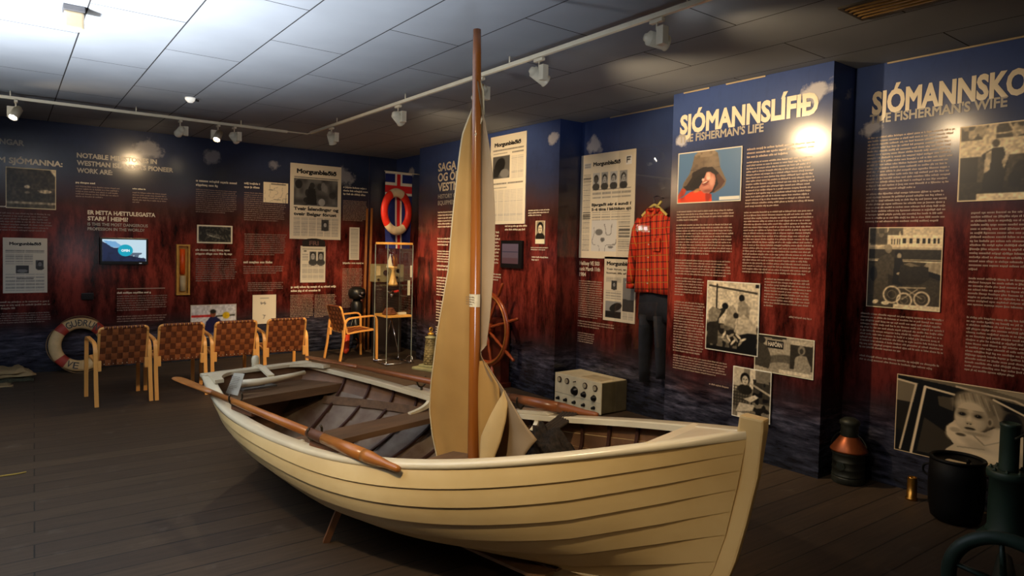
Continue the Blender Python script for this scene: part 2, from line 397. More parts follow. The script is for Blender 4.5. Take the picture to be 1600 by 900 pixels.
def ceiling_mat():
    m = bpy.data.materials.new('grey_ceiling_panels'); m.use_nodes = True; nt = m.node_tree; N = nt.nodes; L = nt.links; b = N['Principled BSDF']
    tc = N.new('ShaderNodeTexCoord'); sp = N.new('ShaderNodeSeparateXYZ'); L.new(tc.outputs['Object'], sp.inputs[0]); cb = N.new('ShaderNodeCombineXYZ')
    ay = N.new('ShaderNodeMath'); ay.operation = 'ADD'; ay.inputs[1].default_value = 20.0*1.46-5.35; L.new(sp.outputs['Y'], ay.inputs[0])
    ax = N.new('ShaderNodeMath'); ax.operation = 'ADD'; ax.inputs[1].default_value = 20*0.516-0.385; L.new(sp.outputs['X'], ax.inputs[0])
    L.new(ay.outputs[0], cb.inputs[0]); L.new(ax.outputs[0], cb.inputs[1])
    br = N.new('ShaderNodeTexBrick'); br.offset = 0.5; br.offset_frequency = 2; br.inputs['Scale'].default_value = 1; br.inputs['Brick Width'].default_value = 1.46; br.inputs['Row Height'].default_value = .516
    br.inputs['Mortar Size'].default_value = .0045; br.inputs['Mortar Smooth'].default_value = .1
    br.inputs['Color1'].default_value = (*rgb(146, 154, 166), 1); br.inputs['Color2'].default_value = (*rgb(142, 150, 162), 1); br.inputs['Mortar'].default_value = (*rgb(45, 45, 48), 1)
    L.new(cb.outputs[0], br.inputs['Vector'])
    n = N.new('ShaderNodeTexNoise'); n.inputs['Scale'].default_value = 1.2; n.inputs['Detail'].default_value = 5; L.new(tc.outputs['Object'], n.inputs['Vector'])
    r = N.new('ShaderNodeValToRGB'); r.color_ramp.elements[0].position = .3; r.color_ramp.elements[0].color = (.86, .86, .86, 1); r.color_ramp.elements[1].position = .7; r.color_ramp.elements[1].color = (1.06, 1.06, 1.06, 1); L.new(n.outputs['Fac'], r.inputs[0])
    mx = N.new('ShaderNodeMix'); mx.data_type = 'RGBA'; mx.blend_type = 'MULTIPLY'; mx.inputs[0].default_value = 1; L.new(br.outputs['Color'], mx.inputs[6]); L.new(r.outputs[0], mx.inputs[7])
    L.new(mx.outputs[2], b.inputs['Base Color']); b.inputs['Roughness'].default_value = .85; b.inputs['Specular IOR Level'].default_value = .25
    bp = N.new('ShaderNodeBump'); bp.inputs['Strength'].default_value = .4; bp.inputs['Distance'].default_value = .004; bp.invert = True; L.new(br.outputs['Fac'], bp.inputs['Height']); L.new(bp.outputs[0], b.inputs['Normal'])
    return m
XL, YF = -4.2, -2.6
def slab(name, a, m, kind='structure', **k):
    bm = bmesh.new(); box(bm, *a); o = build(name, bm, m); o['kind'] = kind
    return o
slab('floor', (XL, YF, -0.12, 5.05, 9.75, 0), plank_floor_mat())
slab('ceiling', (XL, YF, CEIL, 5.05, 9.75, CEIL+.12), ceiling_mat())
WB = slab('wall_back', (XL, 9.6, 0, 4.93, 9.75, CEIL), MB)
WR = slab('wall_right', (4.93, YF, 0, 5.05, 9.75, CEIL), MR)
DARKWALL = mat('dark_painted_wall', rgb(60, 45, 45), .7)
slab('wall_left', (XL-.12, YF, 0, XL, 9.75, CEIL), DARKWALL)
slab('wall_front', (XL, YF-.12, 0, 5.05, YF, CEIL), DARKWALL)
def pier(y0, y1, label):
    bm = bmesh.new(); box(bm, 4.62, y0, 0.0, 4.93, y1, CEIL)
    o = build('display_panel', bm, MR)
    return tag(o, label, 'display panel')
PA = pier(5.32, 8.3, 'projecting wall panel with saga title on dark ground, behind the mast and ship wheel')
PB = pier(2.42, 3.83, 'projecting wall panel headed SJÓMANNSLÍFIÐ, printed blue sky over red')
# narrow light trim along panel tops
TRIMM = mat('pale_edge_trim', rgb(175, 160, 135), .35, noise=.05)
for i, (fr, a0, a1) in enumerate([(PIER, -3.72, -3.46), (PIER, -3.3, -2.95), (RECESS, -2.2, -1.35), (RECESS, -4.9, -4.0)]):
    bm = bmesh.new(); p, q = fr.p(a0, CEIL-.012, 0), fr.p(a1, CEIL-.001, .006)
    box(bm, min(p.x, q.x), min(p.y, q.y), p.z, max(p.x, q.x), max(p.y, q.y), q.z)
    o = build('trim_%d' % (i+1), bm, TRIMM); o['kind'] = 'structure'
# poster seams on the back wall
bm = bmesh.new()
for x in (4.462,): box(bm, x, 9.592, 0, x+.006, 9.6, CEIL)
build('poster_seam', bm, mat('seam', rgb(70, 62, 80), .5), WB)

# ------------------------------------------------------------------ wall texts
def heading(s, fr, a, b, w, h, m, parent, bold=.035, name='heading_text', d=.003, shear=0):
    return text(name, s, fr, a, b, w, h, m, parent, bold, d=d, shear=shear)
# back wall
heading('NGAR', BACK, -.065, 2.645, .228, .060, GREY_INK, WB)
heading('M SJÓMANNA:', BACK, -.078, 2.437, .609, .062, WHITE_INK, WB)
heading('NOTABLE MILESTONES IN', BACK, .672, 2.565, .86, .055, GREY_INK, WB)
heading("WESTMAN ISLANDER'S PIONEER", BACK, .672, 2.475, 1.05, .055, GREY_INK, WB)
heading('WORK ARE:', BACK, .672, 2.385, .37, .055, GREY_INK, WB)
heading('ER ÞETTA HÆTTULEGASTA', BACK, .783, 1.888, .735, .048, WHITE_INK, WB)
heading('STARF Í HEIMI?', BACK, .783, 1.815, .43, .048, WHITE_INK, WB)
heading('IS THIS THE MOST DANGEROUS', BACK, .783, 1.752, .65, .036, GREY_INK, WB, .02)
heading('PROFESSION IN THE WORLD?', BACK, .783, 1.695, .61, .036, GREY_INK, WB, .02)
bm = bmesh.new(); box(bm, 1.095, 9.596, .968, 1.634, 9.6, .978); build('rule_line', bm, PALE_INK, WB)
DIM_INK = mat('dim_small_print', rgb(135, 112, 105), .5, noise=.05)
glyphs('body_text', BACK, [
    (.66, 2.235, 1.12, 2.085, 5, .6), (1.26, 2.20, 1.65, 2.05, 5, .2), (-.3, 1.88, .43, 1.655, 7, .9), (1.095, .895, 1.66, .69, 7, .6), (1.095, .64, 1.66, .55, 3, .9),
    (1.995, 2.29, 2.51, 1.97, 12, .7), (2.0, 1.37, 2.52, 1.05, 11, .6), (2.61, 2.29, 3.19, 1.89, 14, .8), (2.62, 1.72, 3.2, 1.41, 11, .7), (2.61, 1.27, 3.16, 1.15, 4, .8), (2.67, 1.04, 3.16, .905, 5, .7),
    (-.3, .72, .42, .59, 5, .9)], DIM_INK, WB, 3)
glyphs('body_text', BACK, [(4.045, 2.265, 4.44, 1.95, 15, .8), (4.05, 1.235, 4.38, .63, 26, .6), (3.265, .85, 3.61, .50, 15, .8), (3.625, .845, 3.955, .50, 15, .4), (-.3, .86, .43, .75, 3, .5)], PALE_INK, WB, 5)
glyphs('subheading_text', BACK, [(.66, 2.285, .86, 2.245, 1, 1), (1.26, 2.25, 1.4, 2.215, 1, 1), (1.995, 2.42, 2.51, 2.31, 2, .5), (2.61, 2.43, 2.83, 2.33, 2, .9), (1.095, .945, 1.5, .90, 1, .9), (1.995, 1.50, 2.45, 1.40, 2, 1),
    (2.61, 1.345, 3.0, 1.285, 1, 1), (3.27, .985, 3.99, .875, 2, .6), (4.045, 2.48, 4.44, 2.33, 3, .9), (4.055, 1.335, 4.39, 1.285, 1, 1), (-.3, 1.955, .16, 1.92, 1, 1)], WHITE_INK, WB, 6)
# first pier (behind the mast)
heading('SAGA BJÖR', PIER, -7.785, 2.60, .90, .105, WHITE_INK, PA, .03)
heading('OG ÖRYGG', PIER, -7.785, 2.465, .86, .105, WHITE_INK, PA, .03)
heading('VESTMANN', PIER, -7.785, 2.335, .90, .105, WHITE_INK, PA, .03)
heading('HISTORY OF RESCUE', PIER, -7.775, 2.235, .82, .055, GREY_INK, PA, .025)
heading('EQUIPMENT IN THE', PIER, -7.775, 2.15, .80, .055, GREY_INK, PA, .025)
glyphs('body_text', PIER, [(-7.77, 2.07, -7.1, 1.84, 6, .6), (-7.77, 1.72, -7.1, 1.60, 3, .4), (-7.77, 1.55, -7.1, 1.38, 5, .6), (-7.77, 1.36, -7.1, 1.27, 2, .9), (-7.77, 1.20, -7.1, .93, 7, .8), (-7.77, .88, -7.1, .58, 8, .8), (-7.77, .53, -7.1, .40, 4, .5),
    (-7.77, .36, -7.1, .26, 2, 1), (-6.60, 1.80, -6.35, 1.40, 10, .9), (-6.25, 1.87, -5.83, 1.79, 2, .9), (-5.82, 2.03, -5.45, 1.95, 3, .6), (-5.76, 1.62, -5.45, 1.575, 2, .8), (-5.74, 1.52, -5.45, 1.46, 2, .4), (-6.6, 1.3, -6.3, 1.2, 3, .8)], WHITE_INK, PA, 9)
# second pier
heading('SJÓMANNSLÍFIÐ', PIER, -3.750, 2.612, 1.228, .150, WHITE_INK, PB, .042)
heading("THE FISHERMAN'S LIFE", PIER, -3.757, 2.535, .806, .062, GREY_INK, PB, .03)
glyphs('body_text', PIER, [(-3.087, 2.425, -2.52, 2.335, 3, .6), (-3.087, 2.32, -2.53, 1.955, 15, .5), (-3.094, 1.93, -2.52, 1.445, 21, .9), (-2.895, 1.42, -2.52, 1.195, 10, .2), (-2.685, 1.15, -2.52, 1.125, 1, 1),
    (-3.755, 1.955, -3.19, 1.86, 4, .4), (-3.757, 1.84, -3.185, 1.575, 11, .6), (-3.758, 1.54, -3.19, 1.40, 6, .9), (-3.752, 1.385, -3.45, 1.22, 7, .3), (-3.751, 1.18, -3.435, .735, 19, .9), (-3.746, .715, -3.20, .585, 6, .8), (-3.367, .53, -3.185, .505, 1, 1)], PALE_INK, PB, 11)
# right wall
heading('SJÓMANNSKONAN', RECESS, -2.293, 2.612, 1.23, .150, WHITE_INK, WR, .042)
heading("THE FISHERMAN'S WIFE", RECESS, -2.306, 2.545, .826, .062, GREY_INK, WR, .03)
heading('Hellisey VE 503', RECESS, -5.298, 1.435, .30, .04, WHITE_INK, WR, .02)
heading('sank March 11th', RECESS, -5.298, 1.375, .31, .04, WHITE_INK, WR, .02)
heading('1984', RECESS, -5.298, 1.315, .10, .04, WHITE_INK, WR, .02)
glyphs('body_text', RECESS, [(-5.30, 1.275, -4.935, .87, 17, .8), (-5.304, .845, -4.76, .765, 3, .6), (-5.30, .715, -5.04, .60, 5, .9),
    (-2.312, 2.455, -1.765, 2.065, 16, .6), (-2.308, 2.055, -1.785, 1.835, 9, .9), (-2.312, 1.20, -1.76, .935, 11, .5), (-2.309, .895, -1.78, .845, 2, .9),
    (-1.647, 1.905, -1.10, 1.52, 15, .1), (-1.644, 1.485, -1.10, 1.295, 8, .9), (-1.644, 1.235, -1.10, .875, 15, .5)], PALE_INK, WR, 12)

# ------------------------------------------------------------------ printed pictures
INKS = 0.10
def cols_text(p, x0, y0, x1, y1, n, rows, dark=.42):
    w = (x1-x0)/n
    for k in range(n):
        a, b = x0+k*w+.006, x0+(k+1)*w-.012
        m = ((p.X > a) & (p.X < b) & (p.Y > y0) & (p.Y < y1)); ph = ((p.Y-y0)/(y1-y0)*rows) % 1
        ph2 = (ph > .45)*(0.55+0.45*p.noise(60, rows*2))
        p.mix(m*ph2, dark, .62)
def thumb(p, x0, y0, x1, y1, seed, dark=.2):
    p.rect(x0, y0, x1, y1, dark)
    R = random.Random(seed); w, h = x1-x0, y1-y0
    q = p.noise(14, 14); m = ((p.X > x0) & (p.X < x1) & (p.Y > y0) & (p.Y < y1)); p.mix(m*q, .62, .6)
    for i in range(7):
        cx, cy = x0+w*R.uniform(.12, .88), y0+h*R.uniform(.1, .8)
        p.ell(cx, cy, w*R.uniform(.03, .09), h*R.uniform(.06, .2), R.choice((.1, .16, .7, .5)), al=.8)
def face(p, cx, cy, rx, ry, skin=.68, hair=.12):
    p.ell(cx, cy+ry*.25, rx*1.25, ry*1.15, hair); p.ell(cx, cy-ry*1.9, rx*1.9, ry*1.0, .22)
    p.ell(cx, cy-ry*.1, rx*.85, ry*.95, skin)
    for s in (-1, 1): p.ell(cx+s*rx*.35, cy+ry*.1, rx*.2, ry*.1, .25)
    p.ell(cx, cy-ry*.5, rx*.3, ry*.07, .3); p.ell(cx, cy-ry*.15, rx*.1, ry*.18, skin*.8)
NEWS = (.90, .86, .78)
def news1():
    p = Pic(110, 156, NEWS, 1)
    thumb(p, .07, .45, .93, .80, 3, .22)
    p.ell(.40, .60, .07, .13, .12); p.ell(.42, .72, .05, .04, .15); p.ell(.16, .73, .07, .06, .12); p.poly([(.3, .46), (.52, .46), (.48, .68), (.34, .66)], .1)
    p.rect(.93, .45, .96, .8, NEWS)
    p.line(.07, .825, .95, .825, .002, .3); cols_text(p, .07, .805, .93, .82, 1, 1)
    cols_text(p, .06, .04, .96, .285, 6, 22); p.rect(.61, .12, .76, .265, .25); face(p, .685, .2, .035, .03)
    return p
def news2():
    p = Pic(84, 120, (.93, .90, .83), 2)
    cols_text(p, .07, .82, .95, .845, 1, 1, .2); cols_text(p, .08, .79, .5, .80, 1, 1, .2); cols_text(p, .62, .77, .95, .80, 1, 3, .2)
    p.rect(.08, .52, .56, .77, .34); p.ell(.28, .66, .16, .08, .1, .5); p.ell(.2, .6, .08, .06, .12); p.ell(.42, .57, .13, .05, .5); p.poly([(.1, .53), (.26, .53), (.22, .62), (.1, .64)], .15)
    cols_text(p, .06, .44, .95, .465, 2, 1, .15); cols_text(p, .06, .40, .5, .415, 1, 1, .15)
    cols_text(p, .06, .03, .95, .38, 5, 22, .68); cols_text(p, .6, .5, .95, .75, 2, 14, .68)
    return p
def news3():
    p = Pic(100, 140, NEWS, 4)
    for i, x in enumerate((.30, .46, .625, .80)):
        p.rect(x-.065, .66, x+.065, .82, .62 if i % 2 else .75); face(p, x, .75, .036, .035, .7 if i else .3, .1)
    cols_text(p, .05, .06, .21, .82, 1, 60); cols_text(p, .23, .645, .95, .655, 1, 1, .1); cols_text(p, .23, .57, .95, .63, 4, 7)
    cols_text(p, .23, .36, .95, .44, 4, 8)
    p.rect(.24, .07, .70, .36, .84); q = p.noise(9, 12); m = ((p.X > .24) & (p.X < .7) & (p.Y > .07) & (p.Y < .33)); p.mix(m*((np.abs(q-.5) < .035)), .4, .7); p.ell(.38, .25, .07, .03, .3, al=.7); p.ell(.45, .18, .04, .02, .3, al=.7); p.ell(.6, .11, .05, .012, .3, al=.7)
    cols_text(p, .73, .06, .95, .35, 1, 26)
    for y in (.42, .40, .38, .36, .75, .72): p.line(.06, y+.02, .2, y+.02, .004, .15)
    for y in (.30, .27, .24, .21): p.line(.75, y, .93, y, .004, .15)
    for yy in (.0,): p.rect(.83, .87, .93, .945, .95); p.line(.85, .885, .85, .93, .006, .1); p.line(.85, .93, .91, .93, .006, .1); p.line(.85, .908, .9, .908, .006, .1)
    p.rect(.07, .87, .2, .92, .8); cols_text(p, .07, .87, .2, .92, 1, 5, .4)
    return p
def news4():
    p = Pic(80, 116, (.84, .80, .72), 5)
    cols_text(p, .06, .60, .58, .68, 2, 6); p.rect(.25, .49, .42, .63, .2); face(p, .335, .57, .04, .03, .6)
    cols_text(p, .06, .34, .58, .47, 3, 12)
    p.rect(.62, .17, .97, .68, .48); p.poly([(.62, .17), (.97, .17), (.97, .35), (.62, .36)], .22); p.ell(.78, .62, .1, .02, .7)
    p.rect(.07, .05, .58, .31, .55); p.ell(.4, .22, .2, .06, .1, .3); p.rect(.07, .05, .58, .15, .12); cols_text(p, .62, .04, .97, .15, 2, 7)
    return p
def newspage(seed, nx=60, ny=84, ph=()):
    p = Pic(nx, ny, (.86, .83, .76), seed)
    for (x0, y0, x1, y1) in ph: thumb(p, x0, y0, x1, y1, seed)
    return p
def newspaper(pic, fr, a0, b0, a1, b1, label, heads=()):
    o = picture('newspaper_page', pic, fr, a0, b0, a1, b1, PAPER)
    tag(o, label, 'newspaper')
    w, h = a1-a0, b1-b0
    for (s, x, y, ww, hh, bold) in heads: text('headline_text', s, fr, a0+x*w, b0+y*h, ww*w, hh*h, BLACK_INK, o, bold, d=.0105)
    return o
newspaper(news1(), BACK, 3.242, 1.657, 4.009, 2.746, 'large framed newspaper front page with harbour photo, on the back wall left of the flag',
    [('Morgunblaðið', .12, .875, .78, .055, .05), ('Tveir Íslendingar og', .07, .385, .88, .04, .045), ('tveir Belgar fórust', .07, .315, .84, .04, .045)])
newspaper(news2(), PIER, -6.564, 1.873, -5.875, 2.906, 'tall pale newspaper front page right of the mast, above the small tablet',
    [('Morgunblaðið', .12, .88, .74, .042, .05)])
newspaper(news3(), RECESS, -5.308, 1.511, -4.527, 2.602, 'newspaper front page with four portrait photos and a map, in the recess',
    [('Morgunblaðið', .24, .885, .5, .035, .05), ('Bjargaði sér á sundi í', .23, .50, .72, .026, .045), ('5–6 tíma í ísköldum sjó', .23, .455, .72, .026, .045)])
newspaper(news4(), RECESS, -4.918, .878, -4.482, 1.532, 'smaller newspaper page partly behind the hanging shirt, below the larger page',
    [('Morgunblað', .08, .87, .8, .055, .05), ('Tveir fórust, en einn', .08, .795, .82, .028, .03), ('komst lífs af VE', .08, .735, .8, .028, .03), ('848', .09, .07, .47, .07, .04)])
p = newspage(6, 66, 84); p.rect(.28, .36, .58, .5, .22); p.ell(.43, .40, .12, .03, .5); p.rect(.73, .45, .92, .6, .3); face(p, .83, .53, .05, .04, .5)
cols_text(p, .05, .72, .95, .78, 2, 3, .25); cols_text(p, .05, .04, .95, .34, 4, 20); cols_text(p, .05, .52, .68, .7, 3, 11); cols_text(p, .3, .24, .7, .27, 1, 2, .15)
newspaper(p, BACK, -.037, .944, .38, 1.583, 'aged newspaper page at the far left of the back wall, above the lifebuoy', [('Morgunblaðið', .14, .87, .72, .05, .05)])
p = newspage(8, 56, 76, ()); p.rect(.36, .56, .62, .85, .35); face(p, .49, .72, .09, .09, .65); p.rect(.68, .56, .94, .85, .4); face(p, .81, .72, .09, .09, .6); p.ell(.18, .86, .06, .02, .2)
cols_text(p, .05, .06, .95, .52, 4, 24); cols_text(p, .05, .58, .32, .8, 1, 12); cols_text(p, .05, .89, .9, .93, 1, 2, .35)
newspaper(p, BACK, 3.405, 1.022, 3.779, 1.558, 'small newspaper clipping with two portraits below the large front page')
p = newspage(9, 30, 80); cols_text(p, .1, .04, .9, .96, 1, 40)
newspaper(p, BACK, 4.154, 1.36, 4.313, 1.855, 'narrow newspaper column strip on the back wall beside the wooden poles')

def photo(pic, fr, a0, b0, a1, b1, label, d=.001, name='mounted_photograph'):
    o = picture(name, pic, fr, a0, b0, a1, b1, PRINT, d=d); return tag(o, label, 'photograph')
# left boat photo
p = Pic(100, 74, .28, 11); p.mix(p.noise(8, 3), .5, .35); p.rect(0, 0, 1, .16, .35); p.rect(0, .12, 1, .17, .62); p.rect(0, .5, 1, .52, .5, .5)
p.ell(.78, .44, .13, .045, .75); p.ell(.68, .46, .06, .02, .6); p.ell(.42, .54, .06, .04, .8); p.ell(.42, .40, .05, .03, .55); p.poly([(.86, 1), (1, 1), (1, .8)], .8); p.grain(.25, 20); p.sepia(); p.border(.025, (.9, .84, .7))
photo(p, BACK, -.01, 1.922, .465, 2.392, 'black and white photo of small boats on dark water, upper left of the back wall')
p = Pic(80, 44, .12, 12); p.mix((p.noise(30, 12) > .62), .5, .6); p.ell(.5, .42, .3, .1, .45, -.3, .7); p.ell(.45, .38, .2, .05, .7, -.3, .6); p.grain(.3, 20); p.sepia((1, .98, .9)); p.border(.07, (.9, .86, .78))
photo(p, BACK, 2.012, 1.565, 2.458, 1.809, 'dark photo with wide white border hung in the middle of the back wall')
p = Pic(60, 52, .86, 13); p.mix(np.abs(p.noise(6, 6)-.5) < .03, .45, .6); p.rect(.3, .9, .9, .95, .3, .7); p.ell(.3, .62, .1, .03, .6); p.ell(.55, .15, .2, .01, .3); p.sepia((1, .95, .85))
photo(p, BACK, 2.869, 2.159, 3.212, 2.442, 'pale technical sketch on the back wall left of the large newspaper page')
p = Pic(100, 72, (.80, .80, .82), 14); p.rect(0, 0, 1, .35, (.35, .38, .5)); p.line(.03, .66, .5, .66, .03, (.75, .12, .1)); p.line(.55, .64, .95, .66, .02, (.25, .25, .2)); p.ell(.77, .66, .08, .1, (.85, .72, .15))
p.poly([(.28, .15), (.72, .15), (.66, .5), (.56, .62), (.42, .62), (.33, .48)], (.10, .14, .35)); p.ell(.48, .72, .06, .11, (.55, .36, .26)); p.ell(.48, .79, .065, .06, (.12, .09, .08)); p.poly([(.12, .1), (.3, .2), (.24, .5), (.13, .4)], (.95, .35, .12)); p.grain(.12, 20); p.border(.02, (.75, .72, .68))
photo(p, BACK, 1.94, .295, 2.519, .74, 'colour photo of a person in navy holding orange gear, low behind the chairs')
p = Pic(54, 66, (.86, .83, .76), 15); p.mix(((p.X-.45)**2*4+(p.Y-.72)**2*12 < .06)*(np.abs(p.noise(9, 9)-.5) < .1), .35, .7); p.mix(((p.X-.45)**2*4+(p.Y-.25)**2*12 < .06)*(np.abs(p.noise(9, 9)-.5) < .1), .35, .7); cols_text(p, .3, .86, .7, .9, 1, 2, .4)
photo(p, BACK, 2.736, .446, 3.059, .856, 'white sheet with two line drawings, low on the wall above the fourth chair')
# the man in the sou'wester
p = Pic(190, 140, (.30, .44, .62), 16); p.mix(p.Y, (.36, .50, .66), .6)
p.poly([(0, 0), (.57, 0), (.56, .15), (.46, .22), (.36, .26), (.22, .22), (.1, .12), (0, .09)], (.88, .26, .10)); p.poly([(0, .08), (.12, .16), (.16, .28), (.08, .30), (.02, .18)], (.70, .26, .14)); p.mix(((p.X < .58)*(p.Y < .25)*(p.c[:, :, 0] > .6))*np.clip((p.noise(12, 8)-.5)*4, 0, 1), (.50, .12, .06), .7)
p.poly([(.08, .30), (.10, .40), (.20, .58), (.24, .74), (.27, .92), (.33, .985), (.45, .99), (.58, .985), (.635, .93), (.66, .80), (.68, .66), (.74, .50), (.78, .40), (.76, .30), (.68, .22), (.60, .17), (.55, .22), (.2, .26)], (.46, .40, .34))
p.poly([(.27, .92), (.33, .985), (.58, .985), (.635, .93), (.60, .88), (.32, .87)], (.56, .50, .43)); p.mix(((p.Y > .60)*(p.X > .2)*(p.X < .68)*(np.abs(p.c[:, :, 2]-.34) < .12))*np.clip((p.noise(26, 18)-.45)*4, 0, 1), (.36, .31, .27), .6)
p.line(.22, .64, .67, .66, .010, (.36, .31, .27)); p.ell(.56, .78, .10, .16, (.58, .52, .45), 0, .5, .9)
p.poly([(.10, .33), (.16, .48), (.26, .60), (.42, .68), (.56, .67), (.65, .56), (.72, .44), (.75, .36), (.70, .27), (.60, .19), (.54, .17), (.42, .22), (.30, .24), (.16, .25)], (.15, .11, .10))
p.poly([(.10, .33), (.17, .50), (.24, .58), (.24, .50), (.15, .34)], (.40, .34, .28)); p.poly([(.66, .54), (.76, .38), (.70, .27), (.60, .19), (.60, .24), (.66, .34), (.62, .50)], (.34, .22, .18))
p.poly([(.36, .30), (.40, .38), (.43, .50), (.47, .58), (.53, .58), (.60, .52), (.62, .44), (.61, .34), (.57, .22), (.52, .17), (.44, .18), (.38, .24)], (.74, .47, .40))
p.poly([(.20, .30), (.28, .46), (.40, .56), (.47, .58), (.44, .48), (.40, .38), (.33, .28)], (.10, .07, .07)); p.ell(.56, .40, .04, .10, (.86, .64, .56), 0, .9, .7); p.ell(.50, .50, .034, .075, (.90, .70, .62), 0, 1, .5); p.ell(.505, .46, .028, .03, (.96, .80, .74), 0, .9, .6)
p.ell(.46, .375, .055, .022, (.42, .16, .13), .35, 1, .4); p.ell(.455, .385, .040, .010, (.95, .90, .84), .35, 1, .4); p.ell(.42, .44, .022, .028, (.90, .78, .72), 0, .9, .5); p.ell(.47, .30, .06, .035, (.80, .54, .47), 0, .8, .7); p.ell(.46, .335, .045, .012, (.50, .24, .20), .3, .8, .6); p.ell(.50, .22, .07, .03, (.48, .26, .22), 0, .7, .8)
p.ell(.33, .24, .06, .035, (.78, .56, .34), .3, .8, .6)
p.rect(.68, .03, .98, .10, (.88, .88, .86)); p.border(.015, (.9, .87, .8))
photo(p, PIER, -3.753, 2.012, -3.125, 2.443, "colour photo of a laughing person in a brown sou'wester and orange oilskin")
# workers on deck
p = Pic(110, 128, .74, 17); p.mix(p.noise(10, 5), .88, .6); p.line(.05, .93, .95, .86, .012, .25); p.line(.2, .62, .2, .95, .012, .2); p.rect(.0, .0, 1, .4, .2); p.mix((p.Y < .42)*(p.noise(16, 14) > .55), .55, .7)
p.poly([(.02, .08), (.06, .4), (.04, .55), (.12, .62), (.28, .6), (.4, .66), (.38, .58), (.25, .45), (.24, .1)], .24); p.ell(.37, .65, .06, .045, .1); p.poly([(.06, .4), (.04, .55), (.12, .63), (.3, .58), (.22, .42)], .55)
p.poly([(.36, .38), (.42, .62), (.52, .68), (.6, .58), (.56, .35)], .62); p.ell(.68, .78, .05, .05, .14); p.poly([(.6, .5), (.62, .72), (.72, .75), (.84, .66), (.82, .5)], .60)
p.poly([(.55, .3), (.62, .5), (.72, .56), (.95, .42), (.97, .3), (.8, .22)], .72); p.ell(.58, .53, .05, .04, .2); p.poly([(.62, .05), (.6, .25), (.8, .3), (.97, .3), (.96, .05)], .14)
for i in range(10): p.ell(.32+.045*i, .20+.05*math.sin(i*2.1), .07, .018, .8 if i % 2 else .6, 1.1*math.sin(i*1.7))
p.rect(0, 0, 1, .07, .12); p.rect(.92, .93, .99, .98, .15); p.line(.82, .0, .95, .22, .02, .12); p.grain(.15, 40); p.sepia((1, .95, .85)); p.border(.013, (.95, .92, .85))
photo(p, PIER, -3.409, .803, -2.925, 1.37, 'black and white photo of fishers bent over a catch on deck, largest on the panel', d=.006)
# HAFÖRN
p = Pic(130, 76, .62, 18); p.mix(p.X, .75, .5); p.rect(.0, .93, .55, 1, .2); p.rect(.3, .9, .48, 1, .25); p.ell(.55, .25, .36, .28, .42); p.ell(.52, .12, .3, .2, .6); p.rect(.62, .2, .98, .86, .28); p.rect(.62, .82, .97, .92, .75)
p.poly([(0, .15), (.02, .7), (.1, .78), (.22, .7), (.3, .4), (.26, .1)], .32); p.ell(.12, .84, .07, .09, .24); p.poly([(.68, .1), (.70, .5), (.78, .58), (.88, .56), (.96, .3), (.95, .1)], .62); p.ell(.80, .70, .06, .12, .55); p.ell(.80, .68, .03, .07, .3); p.rect(.22, .66, .5, .86, .1); p.rect(.44, .03, .97, .13, .82)
p.grain(.12, 30); p.sepia((1, .95, .85)); p.border(.02, (.92, .88, .8))
HF = photo(p, PIER, -2.955, .70, -2.479, .986, 'black and white photo of two people beside a boat named HAFÖRN', d=.001)
text('ship_name_text', 'HAFÖRN', PIER, -2.842, .903, .115, .031, WHITE_INK, HF, .03, d=.0105)
# radio operator
p = Pic(84, 100, .50, 19); p.rect(0, .5, .3, 1, .72); p.rect(.45, .6, .6, 1, .8); p.rect(.55, .35, 1, .75, .3); p.mix((p.X > .5)*(p.Y < .8)*(p.noise(12, 14) > .55), .12, .8); p.line(.5, .7, .97, .55, .02, .7)
p.poly([(.04, .15), (.05, .5), (.18, .62), (.42, .6), (.5, .45), (.45, .3), (.4, .12)], .42); p.mix(((p.X < .45)*(p.Y > .2)*(p.Y < .62))*(((p.X*14) % 1 > .6) | ((p.Y*16) % 1 > .6)), .2, .7); face(p, .33, .76, .10, .10, .72, .06); p.poly([(.1, .1), (.55, .18), (.6, .3), (.2, .3)], .72); p.poly([(.3, .38), (.6, .5), (.7, .46), (.5, .34)], .75)
p.rect(.15, .02, .6, .1, .85); p.grain(.1, 30); p.sepia((1, .95, .85)); p.border(.018, (.95, .92, .85))
photo(p, PIER, -3.132, .308, -2.799, .705, 'small photo of a person in a checked shirt at ship radio, behind the stem head', d=.011)
# pram on the quay
p = Pic(130, 150, .34, 20); p.rect(0, .60, 1, 1, .80); p.rect(0, .80, .26, 1, .45); p.mix((p.Y > .78)*(p.X < .48)*(p.noise(16, 10) > .5), .3, .8); p.rect(.27, .76, .99, .90, .88)
for i, x in enumerate((.50, .59, .68, .76, .83, .90, .95)): p.rect(x-.022+i*.001, .80, x+.022-i*.002, .865, .18)
for x in (.33, .37, .41, .44): p.rect(x-.008, .79, x+.008, .855, .35)
p.rect(0, .61, 1, .73, .26); p.rect(0, .735, 1, .75, .7); p.line(0, .59, 1, .58, .006, .9); p.rect(0, .0, 1, .575, .30); p.mix((p.Y < .36), .33, .8); p.poly([(.75, .50), (1, .42), (1, .58), (.8, .57)], .62); p.poly([(.8, .42), (1, .36), (1, .43), (.84, .47)], .14)
p.poly([(.16, .12), (.15, .4), (.12, .55), (.18, .64), (.30, .68), (.38, .62), (.46, .45), (.42, .38), (.36, .4), (.36, .1)], .34); p.poly([(.3, .12), (.3, .42), (.36, .4), (.36, .1)], .26); p.ell(.29, .73, .05, .05, .55); p.ell(.28, .75, .055, .04, .62); p.ell(.09, .42, .05, .09, .1)
p.ell(.43, .68, .05, .035, .1); p.ell(.44, .65, .03, .035, .62); p.poly([(.36, .3), (.38, .62), (.48, .62), (.54, .4), (.5, .28)], .14); p.ell(.44, .43, .03, .015, .7)
